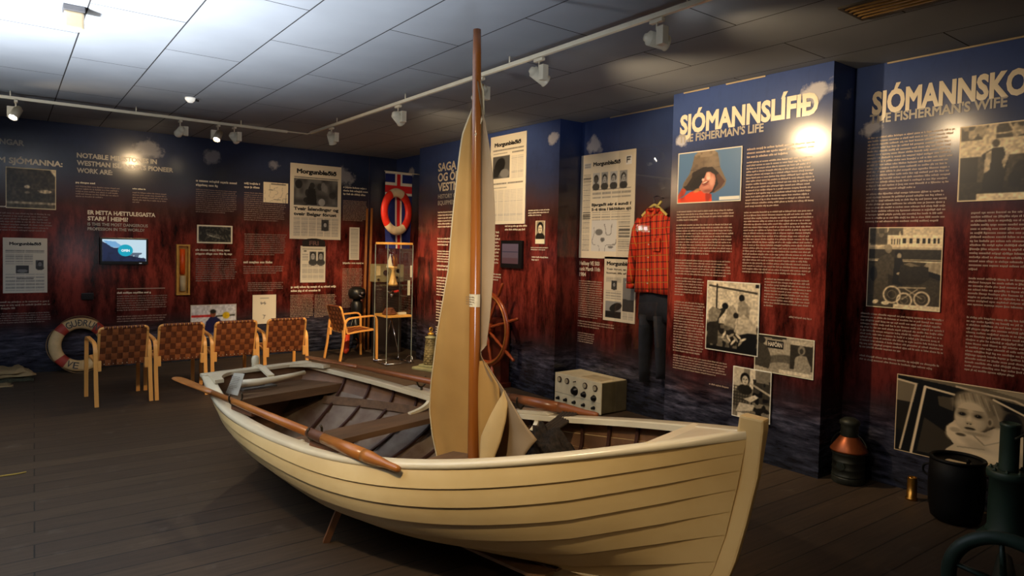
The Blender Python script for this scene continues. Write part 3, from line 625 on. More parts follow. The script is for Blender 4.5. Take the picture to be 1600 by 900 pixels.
p.poly([(.46, .54), (.58, .57), (.72, .53), (.83, .52), (.85, .38), (.74, .31), (.5, .29), (.44, .34)], .24); p.poly([(.5, .545), (.58, .57), (.72, .53), (.6, .52)], .5)
for cx, cy, r in ((.36, .17, .10), (.53, .11, .085), (.76, .135, .085)): p.ring(cx, cy, r, .010, .82); p.ring(cx, cy, r*.5, .004, .55)
p.line(.45, .26, .8, .27, .008, .7); p.line(.5, .12, .7, .25, .006, .7); p.line(.76, .14, .52, .26, .006, .7); p.ell(.13, .07, .045, .025, .85, .4); p.ell(.27, .06, .055, .022, .88); p.rect(.38, .0, 1, .06, .86); p.grain(.12, 50); p.sepia((1, .93, .8)); p.border(.012, (.88, .82, .7))
photo(p, RECESS, -2.275, 1.24, -1.799, 1.805, 'black and white photo of two people with a pram beside a ship')
# man on deck, cut by frame edge
p = Pic(130, 100, .34, 21); p.rect(0, .58, 1, .80, .84); p.rect(0, .0, 1, .25, .22); p.rect(0, .80, 1, 1, .3); p.mix((p.Y > .76)*(p.noise(20, 8) > .55), .72, .9); p.rect(.0, .25, .16, .58, .14); p.poly([(.18, .78), (.24, .98), (.3, .98), (.3, .7)], .82)
p.poly([(.2, .12), (.22, .45), (.19, .6), (.28, .68), (.36, .68), (.40, .5), (.36, .12)], .12); p.poly([(.21, .35), (.22, .62), (.27, .66), (.26, .4)], .75); p.ell(.30, .74, .03, .05, .3); p.poly([(.37, .4), (.42, .62), (.39, .62), (.35, .5)], .75); p.ell(.52, .38, .08, .12, .2); p.ell(.7, .42, .15, .12, .5); p.ell(.46, .27, .05, .1, .1)
p.line(.4, .98, .5, .7, .01, .8); p.line(.3, .86, 1, .92, .01, .8); p.rect(.16, .0, 1, .1, .85); p.grain(.2, 40); p.sepia((1, .93, .8)); p.border(.018, (.88, .82, .7))
photo(p, RECESS, -1.728, 1.965, -1.06, 2.448, 'black and white photo of a person standing on a boat deck, at the right edge')
# toddler at a car window
p = Pic(330, 168, .10, 22)
p.poly([(.0, 1), (1, 1), (1, .60), (.70, .84), (.30, .95), (0, .99)], .46); p.poly([(.50, .98), (.75, .90), (1, .70), (1, 1)], .62); p.line(.34, .955, .64, .89, .010, .80); p.line(.64, .89, 1, .62, .012, .80)
p.poly([(.3, .93), (.62, .86), (1, .58), (1, .50), (.6, .80), (.3, .88)], .08)
p.rect(0, .66, .13, .92, .50); p.rect(0, .28, .10, .66, .22); p.line(.0, .935, .115, .905, .012, .82); p.line(.115, .905, .035, .03, .013, .80)
p.poly([(.125, .91), (.165, .90), (.095, .02), (.045, .02)], .14); p.line(.168, .89, .102, .02, .017, .86); p.line(.168, .89, .33, .85, .013, .86)
p.poly([(.185, .85), (.34, .83), (.34, .3), (.30, .05), (.125, .05)], .07); p.poly([(.17, .50), (.30, .36), (.34, .20), (.33, .05), (.135, .05)], .30); p.poly([(.24, .80), (.33, .81), (.33, .64), (.25, .68)], .36)
p.poly([(.52, .80), (.72, .72), (.84, .50), (.84, .06), (.5, .06)], .16); p.poly([(.53, .78), (.70, .72), (.69, .56), (.54, .60)], .34); p.ell(.63, .58, .05, .15, .05, soft=.3); p.poly([(.72, .66), (.80, .54), (.80, .44), (.72, .46)], .40)
# body and sleeves
p.poly([(.27, .03), (.30, .16), (.34, .24), (.30, .34), (.295, .44), (.34, .54), (.42, .44), (.50, .46), (.56, .55), (.66, .51), (.73, .46), (.74, .04)], .80)
p.ell(.335, .39, .042, .10, .86, soft=.5); p.ell(.40, .32, .06, .06, .86, .3, soft=.6); p.ell(.60, .34, .09, .14, .84, soft=.8); p.ell(.46, .27, .09, .06, .70, -.5, .6, .8); p.ell(.50, .14, .12, .08, .88, soft=.8); p.ell(.66, .18, .05, .10, .70, soft=.8)
p.line(.44, .40, .50, .30, .006, .58); p.line(.50, .30, .60, .40, .005, .66); p.line(.36, .22, .50, .25, .006, .62); p.ell(.375, .375, .026, .018, .40, soft=.5); p.ell(.345, .42, .030, .030, .70, soft=.6)
# head
p.ell(.452, .70, .118, .205, .52, soft=.25); p.ell(.40, .84, .075, .085, .66, .3, .8, .7); p.ell(.49, .84, .085, .07, .60, -.4, .9, .7); p.ell(.545, .72, .045, .13, .50, .2, .9, .6); p.ell(.555, .60, .03, .07, .56, soft=.6)
for k_ in range(9): p.line(.36+.022*k_, .90-.004*(k_-3)**2, .375+.024*k_, .78-.006*(k_-3)**2, .004, .38 if k_ % 2 else .76, .7)
p.ell(.425, .60, .088, .190, .74, soft=.12); p.ell(.50, .56, .035, .15, .58, 0, .6, .9); p.ell(.41, .74, .07, .06, .80, 0, .8, .9); p.ell(.365, .56, .03, .08, .82, 0, .7, 1.0); p.ell(.455, .545, .035, .07, .80, 0, .6, 1.0); p.ell(.43, .43, .05, .035, .78, 0, .7, .8); p.ell(.45, .415, .06, .02, .56, 0, .6, .8)
p.ell(.522, .585, .017, .055, .64, soft=.4); p.ell(.522, .585, .008, .03, .42, soft=.5)
for ex in (.378, .462): p.ell(ex, .640, .030, .042, .52, 0, .8, .9); p.ell(ex, .632, .020, .020, .30, soft=.5); p.ell(ex, .632, .012, .018, .03, soft=.4); p.ell(ex-.004, .638, .003, .004, .8, soft=.5); p.ell(ex, .690, .030, .008, .56, 0, .8, .6)
p.ell(.415, .575, .012, .05, .84, 0, .8, .9); p.ell(.416, .535, .019, .018, .70, soft=.5); p.ell(.408, .525, .005, .006, .25, soft=.5); p.ell(.424, .525, .005, .006, .25, soft=.5)
p.ell(.422, .466, .028, .013, .34, soft=.5); p.ell(.422, .474, .026, .007, .20, soft=.5); p.ell(.422, .452, .020, .008, .60, soft=.6); p.ell(.424, .495, .022, .008, .66, 0, .7, .8)
p.line(.535, .865, .82, .63, .011, .86); p.line(.82, .63, .90, .36, .011, .84); p.line(.775, .54, .785, .08, .008, .42); p.rect(.86, .0, 1, .36, .05); p.line(.87, .375, 1, .35, .008, .66); p.poly([(.86, 0), (1, 0), (1, .11), (.88, .13)], .68)
p.sepia((1, .92, .78)); p.border(.010, (.88, .8, .66))
photo(p, RECESS, -2.045, .262, -.98, .79, 'large black and white photo of a toddler leaning from a car window')
p = Pic(40, 66, .85, 23); p.rect(.1, .2, .9, .97, .6); face(p, .5, .66, .26, .2, .85, .15); p.rect(0, 0, 1, .2, .92); p.sepia((1, .95, .85))
photo(p, PIER, -5.678, 1.65, -5.52, 1.90, 'small portrait photo right of the tablet on the first projecting panel')

# ------------------------------------------------------------------ screens and small wall fixtures
BLACKP = mat('black_plastic', rgb(18, 18, 20), .3, noise=.05)
t = empty('television', (1.167, 9.6, 1.445), 0, 'small black television playing a blue video, on the back wall', 'television')
bm = bmesh.new(); box(bm, -.262, -.07, -.165, .262, -.0, .165); build('casing', bm, BLACKP, t, bevel=.006)
p = Pic(96, 60, (.75, .85, .9), 31); p.rect(0, .0, .5, .62, (.12, .17, .3)); p.poly([(0, .9), (.15, .75), (.3, .55), (.5, .3), (1, .12), (1, 0), (0, 0)], (.10, .14, .26)); p.poly([(.0, .95), (.3, .9), (.5, .6), (.2, .65)], (.45, .65, .82)); p.mix((p.Y < .4)*(p.noise(14, 8) > .5), (.06, .09, .18), .6)
p.ell(.52, .5, .17, .27, (.05, .62, .72), soft=.06)
lf = Fr((0, -.0725, 0), (1, 0, 0), (0, -1, 0))
picture('screen', p, lf, -.238, -.125, .238, .145, SCREEN, t, .001, 0)
text('screen_text', 'OPEN', lf, -.035, -.005, .09, .028, mat('lit_white_text', rgb(230, 240, 245), .5, emit=.9), t, .03, d=.003)
bm = bmesh.new(); box(bm, .16, -.073, -.152, .19, -.07, -.146); build('status_light', bm, mat('status_lamp', rgb(200, 210, 220), .4, emit=.5), t)
t = empty('wall_tablet', (4.62, 6.084, 1.525), 0, 'black framed tablet mounted on the first projecting panel below the pale newspaper', 'tablet')
bm = bmesh.new(); box(bm, -.035, -.2, -.158, 0, .2, .158); build('casing', bm, BLACKP, t, bevel=.008)
p = Pic(50, 44, (.55, .42, .42), 33); p.mix(p.Y, (.62, .5, .55), .6); p.rect(0, .58, 1, .62, (.35, .3, .36)); p.rect(0, 0, 1, .3, (.52, .34, .34))
picture('screen', p, Fr((-.036, 0, 0), (0, -1, 0), (-1, 0, 0)), -.167, -.107, .139, .12, attr_mat('dim_screen', .3, emit=.35), t, .001, 0)
t = empty('wall_socket', (.781, 9.6, .888), 0, 'black wall socket box above the lifebuoy', 'socket')
bm = bmesh.new(); box(bm, -.063, -.04, -.04, .063, 0, .04); build('socket_body', bm, BLACKP, t, bevel=.005)
t = empty('name_plaque', (3.60, 9.6, 1.60), 0, 'dark arched plaque lettered FRI under the large newspaper page', 'plaque')
bm = bmesh.new(); pts = [(-.17, -.05), (.17, -.05), (.17, .02)]+[(.17*math.cos(a), .02+.05*math.sin(a)) for a in np.linspace(.2, PI-.2, 8)]+[(-.17, .02)]
a = [bm.verts.new((x, -.012, z)) for x, z in pts]; b = [bm.verts.new((x, -.0, z)) for x, z in pts]; bm.faces.new(a); bm.faces.new(b[::-1])
for i in range(len(pts)): bm.faces.new((a[i], b[i], b[(i+1) % len(pts)], a[(i+1) % len(pts)]))
build('plaque_board', bm, mat('dark_board', rgb(30, 20, 20), .5), t)
text('plaque_text', 'FRI', Fr((0, -.012, 0), (1, 0, 0), (0, -1, 0)), -.07, -.03, .14, .06, mat('dull_letters', rgb(110, 80, 75), .5), t, .03, d=.001)
# flare case
t = empty('flare_case', (1.838, 9.6, 1.213), 0, 'narrow yellow wooden case holding an orange flare, on the back wall', 'display case')
bm = bmesh.new()
for a in ((-.08, -.07, -.33, -.058, 0, .33), (.058, -.07, -.33, .08, 0, .33), (-.058, -.07, .308, .058, 0, .33), (-.058, -.07, -.33, .058, 0, -.308), (-.058, -.01, -.308, .058, 0, .308)): box(bm, *a)
build('wooden_frame', bm, mat('yellow_wood', rgb(200, 150, 60), .4, noise=.1), t)
bm = bmesh.new(); tube(bm, [(-.005, -.035, -.06), (-.005, -.035, .27)], .032, 12); build('orange_flare', bm, mat('orange_plastic', rgb(235, 90, 25), .4), t)
bm = bmesh.new(); tube(bm, [(0, -.035, -.28), (0, -.035, -.08)], .036, 12); build('white_label_tube', bm, mat('cream_paper', rgb(210, 190, 150), .6), t)

# ------------------------------------------------------------------ ceiling things
TRK = mat('white_track_metal', rgb(255, 246, 222), .22, noise=.03)
def track(name, a, b, label):
    t = empty(name, a, 0, label, 'lighting track', 'lighting tracks')
    d = Vector(b)-Vector(a); bm = bmesh.new()
    if abs(d.x) > abs(d.y): box(bm, 0, -.014, -.028, d.x, .014, 0)
    else: box(bm, -.014, 0, -.028, .014, d.y, 0)
    build('rail', bm, TRK, t, bevel=.003)
    n = 6
    for i in range(n):
        bm = bmesh.new(); p = d*((i+.5)/n); tube(bm, [p+Vector((0, 0, 0)), p+Vector((0, 0, CEIL-a[2]))], .006, 6); build('track_hanger', bm, TRK, t)
    return t
ZT = 2.91
track('lighting_track', (2.855, -1.6, ZT), (2.855, 7.75, ZT), 'long white lighting track running above the boat towards the far corner')
track('lighting_track', (-3.6, 7.88, ZT), (2.62, 7.88, ZT), 'white lighting track parallel to the back wall above the chairs')
bm = bmesh.new(); tube(bm, [(2.62, 7.88, ZT-.01), (2.86, 7.88, ZT-.01), (2.86, 7.75, ZT-.01)], .008, 8)
tag(build('track_cable', bm, TRK), 'thin conduit joining the two lighting tracks near the ceiling corner', 'cable')
HEADM = mat('spotlight_metal', rgb(240, 230, 205), .35, noise=.03)
BULB = mat('lamp_glow', (1.0, .80, .50), .4, emit=45.0)
BULBW = mat('lamp_glow_white', (1.0, .93, .82), .4, emit=60.0)
def spot_head(loc, target, label, power, col=WARM, angle=75, blend=.9, bulb=BULB, on=True, soft=.035):
    """track spotlight: adaptor, gear box, stem, barrel, lamp; its own light sits in the barrel"""
    t = empty('track_spotlight', (loc[0], loc[1], ZT-.035), 0, label, 'spotlight', 'track spotlights')
    d = (Vector(target)-Vector((loc[0], loc[1], ZT-.16))).normalized()
    bm = bmesh.new(); box(bm, -.014, -.045, -.02, .014, .045, 0); build('adaptor', bm, HEADM, t, bevel=.002)
    side = d.cross(Vector((0, 0, 1))).normalized()
    bm = bmesh.new(); tube(bm, [(0, 0, -.02), (0, 0, -.06)], .007, 8)
    box(bm, -.024, -.024, -.155, .024, .024, -.055, Matrix.Translation(side*.055)); box(bm, -.008, -.008, -.07, .008, .008, -.055, Matrix.Translation(side*.02)); build('gear_box', bm, HEADM, t, bevel=.003)
    c = Vector((0, 0, -.115)); bm = bmesh.new()
    M = d.to_track_quat('Z', 'Y').to_matrix().to_4x4(); M.translation = c
    lathe(bm, [(.02, -.075), (.036, -.042), (.040, -.05), (.040, .055), (.043, .06), (.043, .066), (.036, .066), (.034, .045), (.0, .045)], seg=20, M=M)
    build('barrel', bm, HEADM, t, True)
    bm = bmesh.new(); lathe(bm, [(.0, .048), (.033, .048), (.033, .052), (.0, .052)], seg=16, M=M); build('lamp', bm, bulb, t)
    if on:
        lo = light('spotlight_beam', 'SPOT', c+d*.075, c+d, power, col, soft, angle, blend); lo.parent = t
    return t
H2 = 'on the long track'
P = 2.6
# long track, far to near
spot_head((2.855, 7.12), (4.1, 8.2, .3), 'cream spotlight on the long track nearest the far corner', 120*P, angle=95)
spot_head((2.855, 5.55), (4.6, 6.5, 1.7), 'bright white spotlight on the long track left of the mast', 58*P, angle=105, bulb=BULBW)
spot_head((2.855, 4.22), (2.8, 7.5, .45), 'spotlight half hidden behind the mast on the long track', 125*P, angle=55, bulb=BULBW)
spot_head((2.855, 3.52), (4.64, 3.3, 1.85), 'spotlight right of the mast, barrel turned to the right-hand panel', 66*P, angle=100, blend=.6)
spot_head((2.855, 2.50), (4.93, 1.9, 2.5), 'spotlight nearest the right edge on the long track, showing its lit face', 14*P, bulb=BULBW)
# long track, behind and above the frame
spot_head((2.855, 1.2), (2.0, 2.6, .5), 'spotlight on the long track, out of view above the bow', 20*P)
# back-wall track
spot_head((-.42, 7.88), (4.9, 4.3, 2.2), 'spotlight on the back wall track just left of the picture', 26*P, angle=50, bulb=BULBW)
spot_head((.07, 7.88), (-.9, 6.6, .6), 'white-faced spotlight at the left end of the back wall track', 10*P, bulb=BULBW)
spot_head((1.48, 7.88), (1.2, 9.6, 2.2), 'upright cream spotlight on the back wall track, left of the lit pair', 18*P)
spot_head((1.86, 7.88), (.9, 6.6, .6), 'spotlight of the pair with its glowing face turned to the camera', 16*P)
spot_head((2.03, 7.88), (3.5, 9.6, 1.7), 'spotlight of the pair turned away towards the large newspaper', 24*P)
# a third track, left of and behind the photograph, lights the boat
track('lighting_track', (-.1, -2.0, ZT), (-.1, 2.2, ZT), 'lighting track above and behind the camera')
spot_head((-.1, 1.4), (1.9, 2.85, .6), 'spotlight behind the camera aimed at the boat', 88*P, angle=66, bulb=BULBW, col=(1, .78, .48), soft=.06)
spot_head((-.1, -.6), (2.15, 1.55, .5), 'added unseen spotlight behind the camera that brightens the bow', 26*P, angle=30, bulb=BULBW, soft=.06)  # added lamp, put in to brighten the bow

# flood lamp on the ceiling
t = empty('ceiling_flood_lamp', (.318, 4.76, CEIL), 0, 'boxy frosted ceiling lamp glowing at the upper left', 'lamp')
bm = bmesh.new(); box(bm, -.055, -.045, -.035, .055, .045, 0); build('lamp_housing', bm, mat('grey_housing', rgb(80, 80, 84), .5), t, bevel=.005)
bm = bmesh.new(); box(bm, -.050, -.04, -.135, .050, .04, -.035); build('frosted_cover', bm, mat('frosted_cover', rgb(176, 160, 130), .3, emit=.2), t, bevel=.012)
lo = light('lamp_light', 'POINT', (0, 0, -.19), (0, 0, -1), 5, (1, .93, .82), .05); lo.parent = t
t = empty('smoke_detector', (1.40, 7.0, CEIL), 0, 'small white ceiling detector near the back wall track', 'detector')
bm = bmesh.new(); lathe(bm, [(.045, -.0), (.045, -.02), (.035, -.03), (.02, -.045), (.0, -.048)], seg=20); build('detector_body', bm, mat('glowing_white_plastic', rgb(240, 238, 230), .4, emit=.5), t, True)  # white plastic given a glow of its own to look lit
bm = bmesh.new(); tube(bm, [(.04, -.02, -.02), (.07, -.03, -.025)], .01, 8); build('indicator', bm, BLACKP, t)
t = empty('ceiling_vent', (3.78, 1.60, CEIL), 0, 'slatted brass coloured air vent in the ceiling at upper right', 'vent')
BR = mat('brass_slat', rgb(170, 135, 80), .35, .6)
bm = bmesh.new()
for a in ((-.14, -.4, -.012, -.12, .3, 0), (.12, -.4, -.012, .14, .3, 0), (-.12, .28, -.012, .12, .3, 0), (-.12, -.4, -.012, .12, -.38, 0)): box(bm, *a)
build('vent_frame', bm, mat('dark_frame', rgb(70, 62, 50), .5), t)
for i in range(5):
    bm = bmesh.new(); box(bm, -.1+i*.047, -.38, -.015, -.085+i*.047, .28, -.003); build('slat', bm, BR, t)

# ------------------------------------------------------------------ the boat (local x: stern to bow, y: to the far side)
BO = Vector((1.504, 5.106, 0)); BH = -1.362
boat = empty('rowing_boat', BO, BH, 'cream clinker-built rowing boat with brown inside, standing on the dark floor', 'boat')
XZ = [-.1, .1, .2, .33, .5, .7, .875, 1.1]; XS = [3.2, 3.38, 3.50, 3.60, 3.65, 3.69, 3.718, 3.73]
def nspl(xk, yk, x):
    xk = np.array(xk, float); yk = np.array(yk, float); x = np.asarray(x, float); n = len(xk); h = np.diff(xk); A = np.zeros((n, n)); r = np.zeros(n); A[0, 0] = A[-1, -1] = 1
    for i in range(1, n-1):
        A[i, i-1] = h[i-1]; A[i, i] = 2*(h[i-1]+h[i]); A[i, i+1] = h[i]; r[i] = 6*((yk[i+1]-yk[i])/h[i]-(yk[i]-yk[i-1])/h[i-1])
    m = np.linalg.solve(A, r); i = np.clip(np.searchsorted(xk, x)-1, 0, n-2); a = xk[i+1]-x; b = x-xk[i]; hi = h[i]
    return (m[i]*a**3+m[i+1]*b**3)/(6*hi)+(yk[i]/hi-m[i]*hi/6)*a+(yk[i+1]/hi-m[i+1]*hi/6)*b
K6 = np.linspace(0, 1, 6); HB = [.407, .615, .655, .630, .454, .03]; HZ = [.649, .555, .913]
HQ = [.86, 1.286, 1.308, .868, .724, .55, .302, .586]; VL = [1.0, .867, .754, .631, .493, .352, .191, 0.0]
def hull(v, t):
    t = np.asarray(t, float); cb = nspl([0, .33, .66, 1], HQ[:4], t); cz = nspl([0, .33, .66, 1], HQ[4:], t)
    zk = np.interp(t, [0, .15, .5, .85, 1], [.145, .1, .07, .1, .233]); zs = nspl([0, .5, 1], HZ, t); b = nspl(K6, HB, t)
    y = 2*v*(1-v)*cb*b+v*v*b+(1-v)**2*.02; z = (1-v)**2*zk+2*v*(1-v)*(zk+cz*(zs-zk))+v*v*zs
    x = np.interp(z, [0, .65, 1], [.14, 0, -.07])*(1-t)+np.interp(z, XZ, XS)*t
    return x, y, z
def hnorm(v, t):
    e = .01; a = hull(min(v+e, 1), t); b = hull(max(v-e, 0), t); dy, dz = a[1]-b[1], a[2]-b[2]; l = np.hypot(dy, dz)+1e-9
    return dz/l, -dy/l      # outward in (y, z)
TT = np.linspace(0, 1, 49)
CREAM = mat('cream_gloss_paint', rgb(214, 186, 132), .32, noise=.05, scale=3, col2=rgb(200, 170, 116))
RAILP = mat('white_gloss_paint', rgb(226, 212, 180), .25, noise=.04, scale=4, col2=rgb(212, 198, 168))
BROWN = mat('brown_boat_paint', rgb(118, 84, 58), .55, noise=.2, scale=5)
WORN = mat('worn_grey_planking', rgb(128, 112, 96), .6, noise=.25, scale=6, col2=rgb(92, 68, 52))
RIBM = mat('dark_rib_wood', rgb(62, 34, 24), .5)
THWM = mat('thwart_wood', rgb(108, 80, 56), .5, noise=.15, scale=3, stretch=(8, 1, 8))
for side in (-1, 1):
    for k in range(7):
        vu, vl = VL[k], VL[k+1]; bm = bmesh.new(); rows = []
        vs = [vu, (vu*2+vl)/3, (vu+2*vl)/3, vl]
        th = .012
        for j, v in enumerate(vs):
            x, y, z = hull(v, TT); ny, nz = hnorm(v, TT)
            fade = np.clip((1-TT)*16, 0.15, 1)*np.clip(TT*8+.3, 0, 1)
            off = (.001+.0095*(j/3))*fade*(1 if k < 6 or j < 3 else .2); offi = -.010+(.013*(j/3))*fade
            yo, zo = y+ny*off, z+nz*off; yi, zi = y+ny*offi, z+nz*offi
            yi = np.maximum(yi, 0.004)
            rows.append(([bm.verts.new((a, side*b, c)) for a, b, c in zip(x, yo, zo)], [bm.verts.new((a, side*b, c)) for a, b, c in zip(x, yi, zi)]))
        n = len(TT)
        for j in range(3):
            for i in range(n-1):
                f = bm.faces.new((rows[j][0][i], rows[j][0][i+1], rows[j+1][0][i+1], rows[j+1][0][i])); f.material_index = 0; f.smooth = True
                f = bm.faces.new((rows[j][1][i+1], rows[j][1][i], rows[j+1][1][i], rows[j+1][1][i+1])); f.material_index = 1; f.smooth = True
        for i in range(n-1):
            bm.faces.new((rows[0][0][i+1], rows[0][0][i], rows[0][1][i], rows[0][1][i+1])); bm.faces.new((rows[3][0][i], rows[3][0][i+1], rows[3][1][i+1], rows[3][1][i]))
        for i in (0, n-1):
            for j in range(3): bm.faces.new((rows[j][0][i], rows[j+1][0][i], rows[j+1][1][i], rows[j][1][i]))
        for e in bm.edges:
            if len(e.link_faces) != 2 or not all(f.smooth for f in e.link_faces): e.smooth = False
        build('hull_plank', bm, [CREAM, BROWN if k < 3 else WORN], boat)
# gunwales
def rail_pts(side, dy, dz, ts):
    x, y, z = hull(1.0, ts); return [Vector((a, side*max(b+dy, .0), c+dz)) for a, b, c in zip(x, y, z)]
for side in (-1, 1):
    bm = bmesh.new(); ts = np.linspace(0, 1, 61)
    prof = [(.008, -.022), (.016, -.018), (.019, -.008), (.015, .004), (.006, .010), (-.058, .010), (-.064, .005), (-.064, -.022), (-.012, -.024)]
    rings = []
    for i, t_ in enumerate(ts):
        x, y, z = hull(1.0, t_); rings.append([bm.verts.new((x-.0*t_, side*max(y+dy*(1 if dy < 0 else min(1, (1-t_)*14+.1)), .002), z+dz)) for dy, dz in prof])
    for a, b in zip(rings, rings[1:]):
        for j in range(len(prof)): bm.faces.new((a[j], a[(j+1) % len(prof)], b[(j+1) % len(prof)], b[j])).smooth = j < 5
    bm.faces.new(rings[0][::-1]); bm.faces.new(rings[-1])
    bmesh.ops.remove_doubles(bm, verts=bm.verts, dist=.0005)
    for e in bm.edges:
        if len(e.link_faces) != 2 or not all(f.smooth for f in e.link_faces): e.smooth = False
    build('gunwale', bm, RAILP, boat)
# raised rail blocks, thole blocks
def rail_block(side, x0, x1, h, m, name, inw=.062, outw=.02):
    bm = bmesh.new(); ts = np.linspace(x0/3.72, x1/3.72, 8); n = len(ts); rr = []
    for i, t_ in enumerate(ts):
        x, y, z = hull(1.0, t_); hh = h*(.15 if i in (0, n-1) else 1); z = z+.011
        rr.append([bm.verts.new((x, side*(y+a), z+b)) for a, b in ((outw, 0), (outw, hh), (-inw, hh), (-inw, 0))])
    for a, b in zip(rr, rr[1:]):
        for j in range(4): bm.faces.new((a[j], a[(j+1) % 4], b[(j+1) % 4], b[j]))
    bm.faces.new(rr[0][::-1]); bm.faces.new(rr[-1]); return build(name, bm, m, boat)
rail_block(1, .95, 1.32, .022, RAILP, 'rail_pad')
rail_block(1, 2.0, 2.35, .02, RAILP, 'rail_pad')
LOCKM = mat('oarlock_iron', rgb(70, 62, 50), .45, .7)
LOCKW = mat('oarlock_block_wood', rgb(110, 66, 40), .5)
# stem, keel, sternpost
bm = bmesh.new()
fp = [(3.20, .0), (3.42, .05), (3.56, .15), (3.645, .27), (3.69, .40), (3.725, .55), (3.765, .75), (3.783, .93), (3.783, .975)]
rp = [(3.14, .09), (3.30, .13), (3.44, .20), (3.53, .31), (3.585, .42), (3.625, .56), (3.66, .75), (3.685, .93), (3.69, .98)]
ra, rb_ = [], []
for i, ((fx, fz), (rx, rz)) in enumerate(zip(fp, rp)):
    w = .022 if i < 7 else .036; ra.append([bm.verts.new((rx, -w, rz)), bm.verts.new((fx, -w*.8, fz)), bm.verts.new((fx, w*.8, fz)), bm.verts.new((rx, w, rz))])
for a, b in zip(ra, ra[1:]):
    for j in range(4): bm.faces.new((a[j], a[(j+1) % 4], b[(j+1) % 4], b[j]))
bm.faces.new(ra[0][::-1]); bm.faces.new(ra[-1]); build('stem', bm, CREAM, boat, bevel=.009)
bm = bmesh.new(); ra = []
for x, zb, zt in ((.12, .0, .16), (.6, 0, .105), (1.2, 0, .085), (2.0, 0, .08), (2.8, 0, .095), (3.2, 0, .12)):
    ra.append([bm.verts.new((x, -.022, zb)), bm.verts.new((x, -.022, zt)), bm.verts.new((x, .022, zt)), bm.verts.new((x, .022, zb))])
for a, b in zip(ra, ra[1:]):
    for j in range(4): bm.faces.new((a[j], a[(j+1) % 4], b[(j+1) % 4], b[j]))
bm.faces.new(ra[0][::-1]); bm.faces.new(ra[-1]); build('keel', bm, CREAM, boat)
# transom
bm = bmesh.new(); vv = np.linspace(0, 1, 12); of, ob = [], []
for s in (-1, 1):
    for v in (vv if s == 1 else vv[::-1]):
        x, y, z = hull(float(v), 0.0); of.append(bm.verts.new((x-.012, s*y, z))); ob.append(bm.verts.new((x+.018, s*y*.985, z)))
f = bm.faces.new(of); f.material_index = 0; f = bm.faces.new(ob[::-1]); f.material_index = 1
for i in range(len(of)): bm.faces.new((of[i], ob[i], ob[(i+1) % len(of)], of[(i+1) % len(of)]))
build('transom', bm, [CREAM, BROWN], boat)
bm = bmesh.new(); box(bm, -.03, -.425, .637, .045, .425, .664); build('transom_cap', bm, RAILP, boat, bevel=.006)
for s in (-1, 1):   # quarter knees
    bm = bmesh.new(); o = []
    x0, y0 = .04, s*.36
    inner = [Vector((x0+.22*(1-math.cos(a)), s*(.355-.16*(1-math.sin(a))-0.0), 0)) for a in np.linspace(0, PI/2, 9)]
    pts = [(.03, s*.16)]+[(.03+.23*(1-math.cos(a)), s*(.16+.20*math.sin(a)+.03*(1-math.cos(a)))) for a in np.linspace(.1, PI/2, 9)]+[(.26, s*.45), (.03, s*.40)]
    a_ = [bm.verts.new((x, y, .638)) for x, y in pts]; b_ = [bm.verts.new((x, y, .662)) for x, y in pts]
    bm.faces.new(a_); bm.faces.new(b_[::-1])
    for i in range(len(pts)): bm.faces.new((a_[i], b_[i], b_[(i+1) % len(pts)], a_[(i+1) % len(pts)]))
    build('quarter_knee', bm, RAILP, boat)
# breasthook
bm = bmesh.new(); ts = np.linspace(.915, 1.0, 8); up, dn = [], []
xl = []; 
for t_ in ts: x, y, z = hull(1.0, t_); xl.append((float(x), float(y), float(z)))
curve = [(xl[0][0]+.11*math.sin(a), -xl[0][1]*math.cos(a)*.0+xl[0][1]*(-math.cos(a))*.9, xl[0][2]+.01) for a in np.linspace(0, PI, 9)]
poly = [(x, y, z+.006) for x, y, z in curve]+[(x, y*.9, z+.006) for x, y, z in xl[1:]]+[(x, -y*.9, z+.006) for x, y, z in xl[1:][::-1]]
a_ = [bm.verts.new(p) for p in poly]; b_ = [bm.verts.new((p[0], p[1], p[2]-.035)) for p in poly]; bm.faces.new(a_); bm.faces.new(b_[::-1])
for i in range(len(poly)): bm.faces.new((a_[i], b_[i], b_[(i+1) % len(poly)], a_[(i+1) % len(poly)]))
bmesh.ops.triangulate(bm, faces=[f for f in bm.faces if len(f.verts) > 4]); build('breasthook', bm, RAILP, boat)
# ribs
def inner(v, t, ins=.014):
    x, y, z = hull(v, t); ny, nz = hnorm(v, t); return Vector((float(x), float(y-ny*ins), float(z-nz*ins)))
for t_ in np.linspace(.10, .93, 15):
    for side in (-1, 1):
        bm = bmesh.new(); pts = []
        for v in np.linspace(.04, .97, 16):
            p_ = inner(float(v), float(t_), .018); pts.append((p_.x, side*p_.y, p_.z))
        rr = []
        for i, p_ in enumerate(pts):
            p_ = Vector(p_); a = Vector(pts[max(i-1, 0)]); b = Vector(pts[min(i+1, 15)]); tg = (b-a).normalized(); nn = tg.cross(Vector((1, 0, 0))).normalized()
            rr.append([bm.verts.new(p_+Vector((sx*.009, 0, 0))+nn*(sn*.007)) for sx, sn in ((-1, -1), (1, -1), (1, 1), (-1, 1))])
        for a, b in zip(rr, rr[1:]):
            for j in range(4): bm.faces.new((a[j], a[(j+1) % 4], b[(j+1) % 4], b[j]))
        bm.faces.new(rr[0][::-1]); bm.faces.new(rr[-1]); build('rib', bm, RIBM, boat)
def width_at(x, z):
    t_ = x/3.68; vs = np.linspace(0, 1, 60); ys = [hull(float(v), t_) for v in vs]; zz = [float(q[2]) for q in ys]; yy = [float(q[1]) for q in ys]
    return float(np.interp(z, zz, yy))
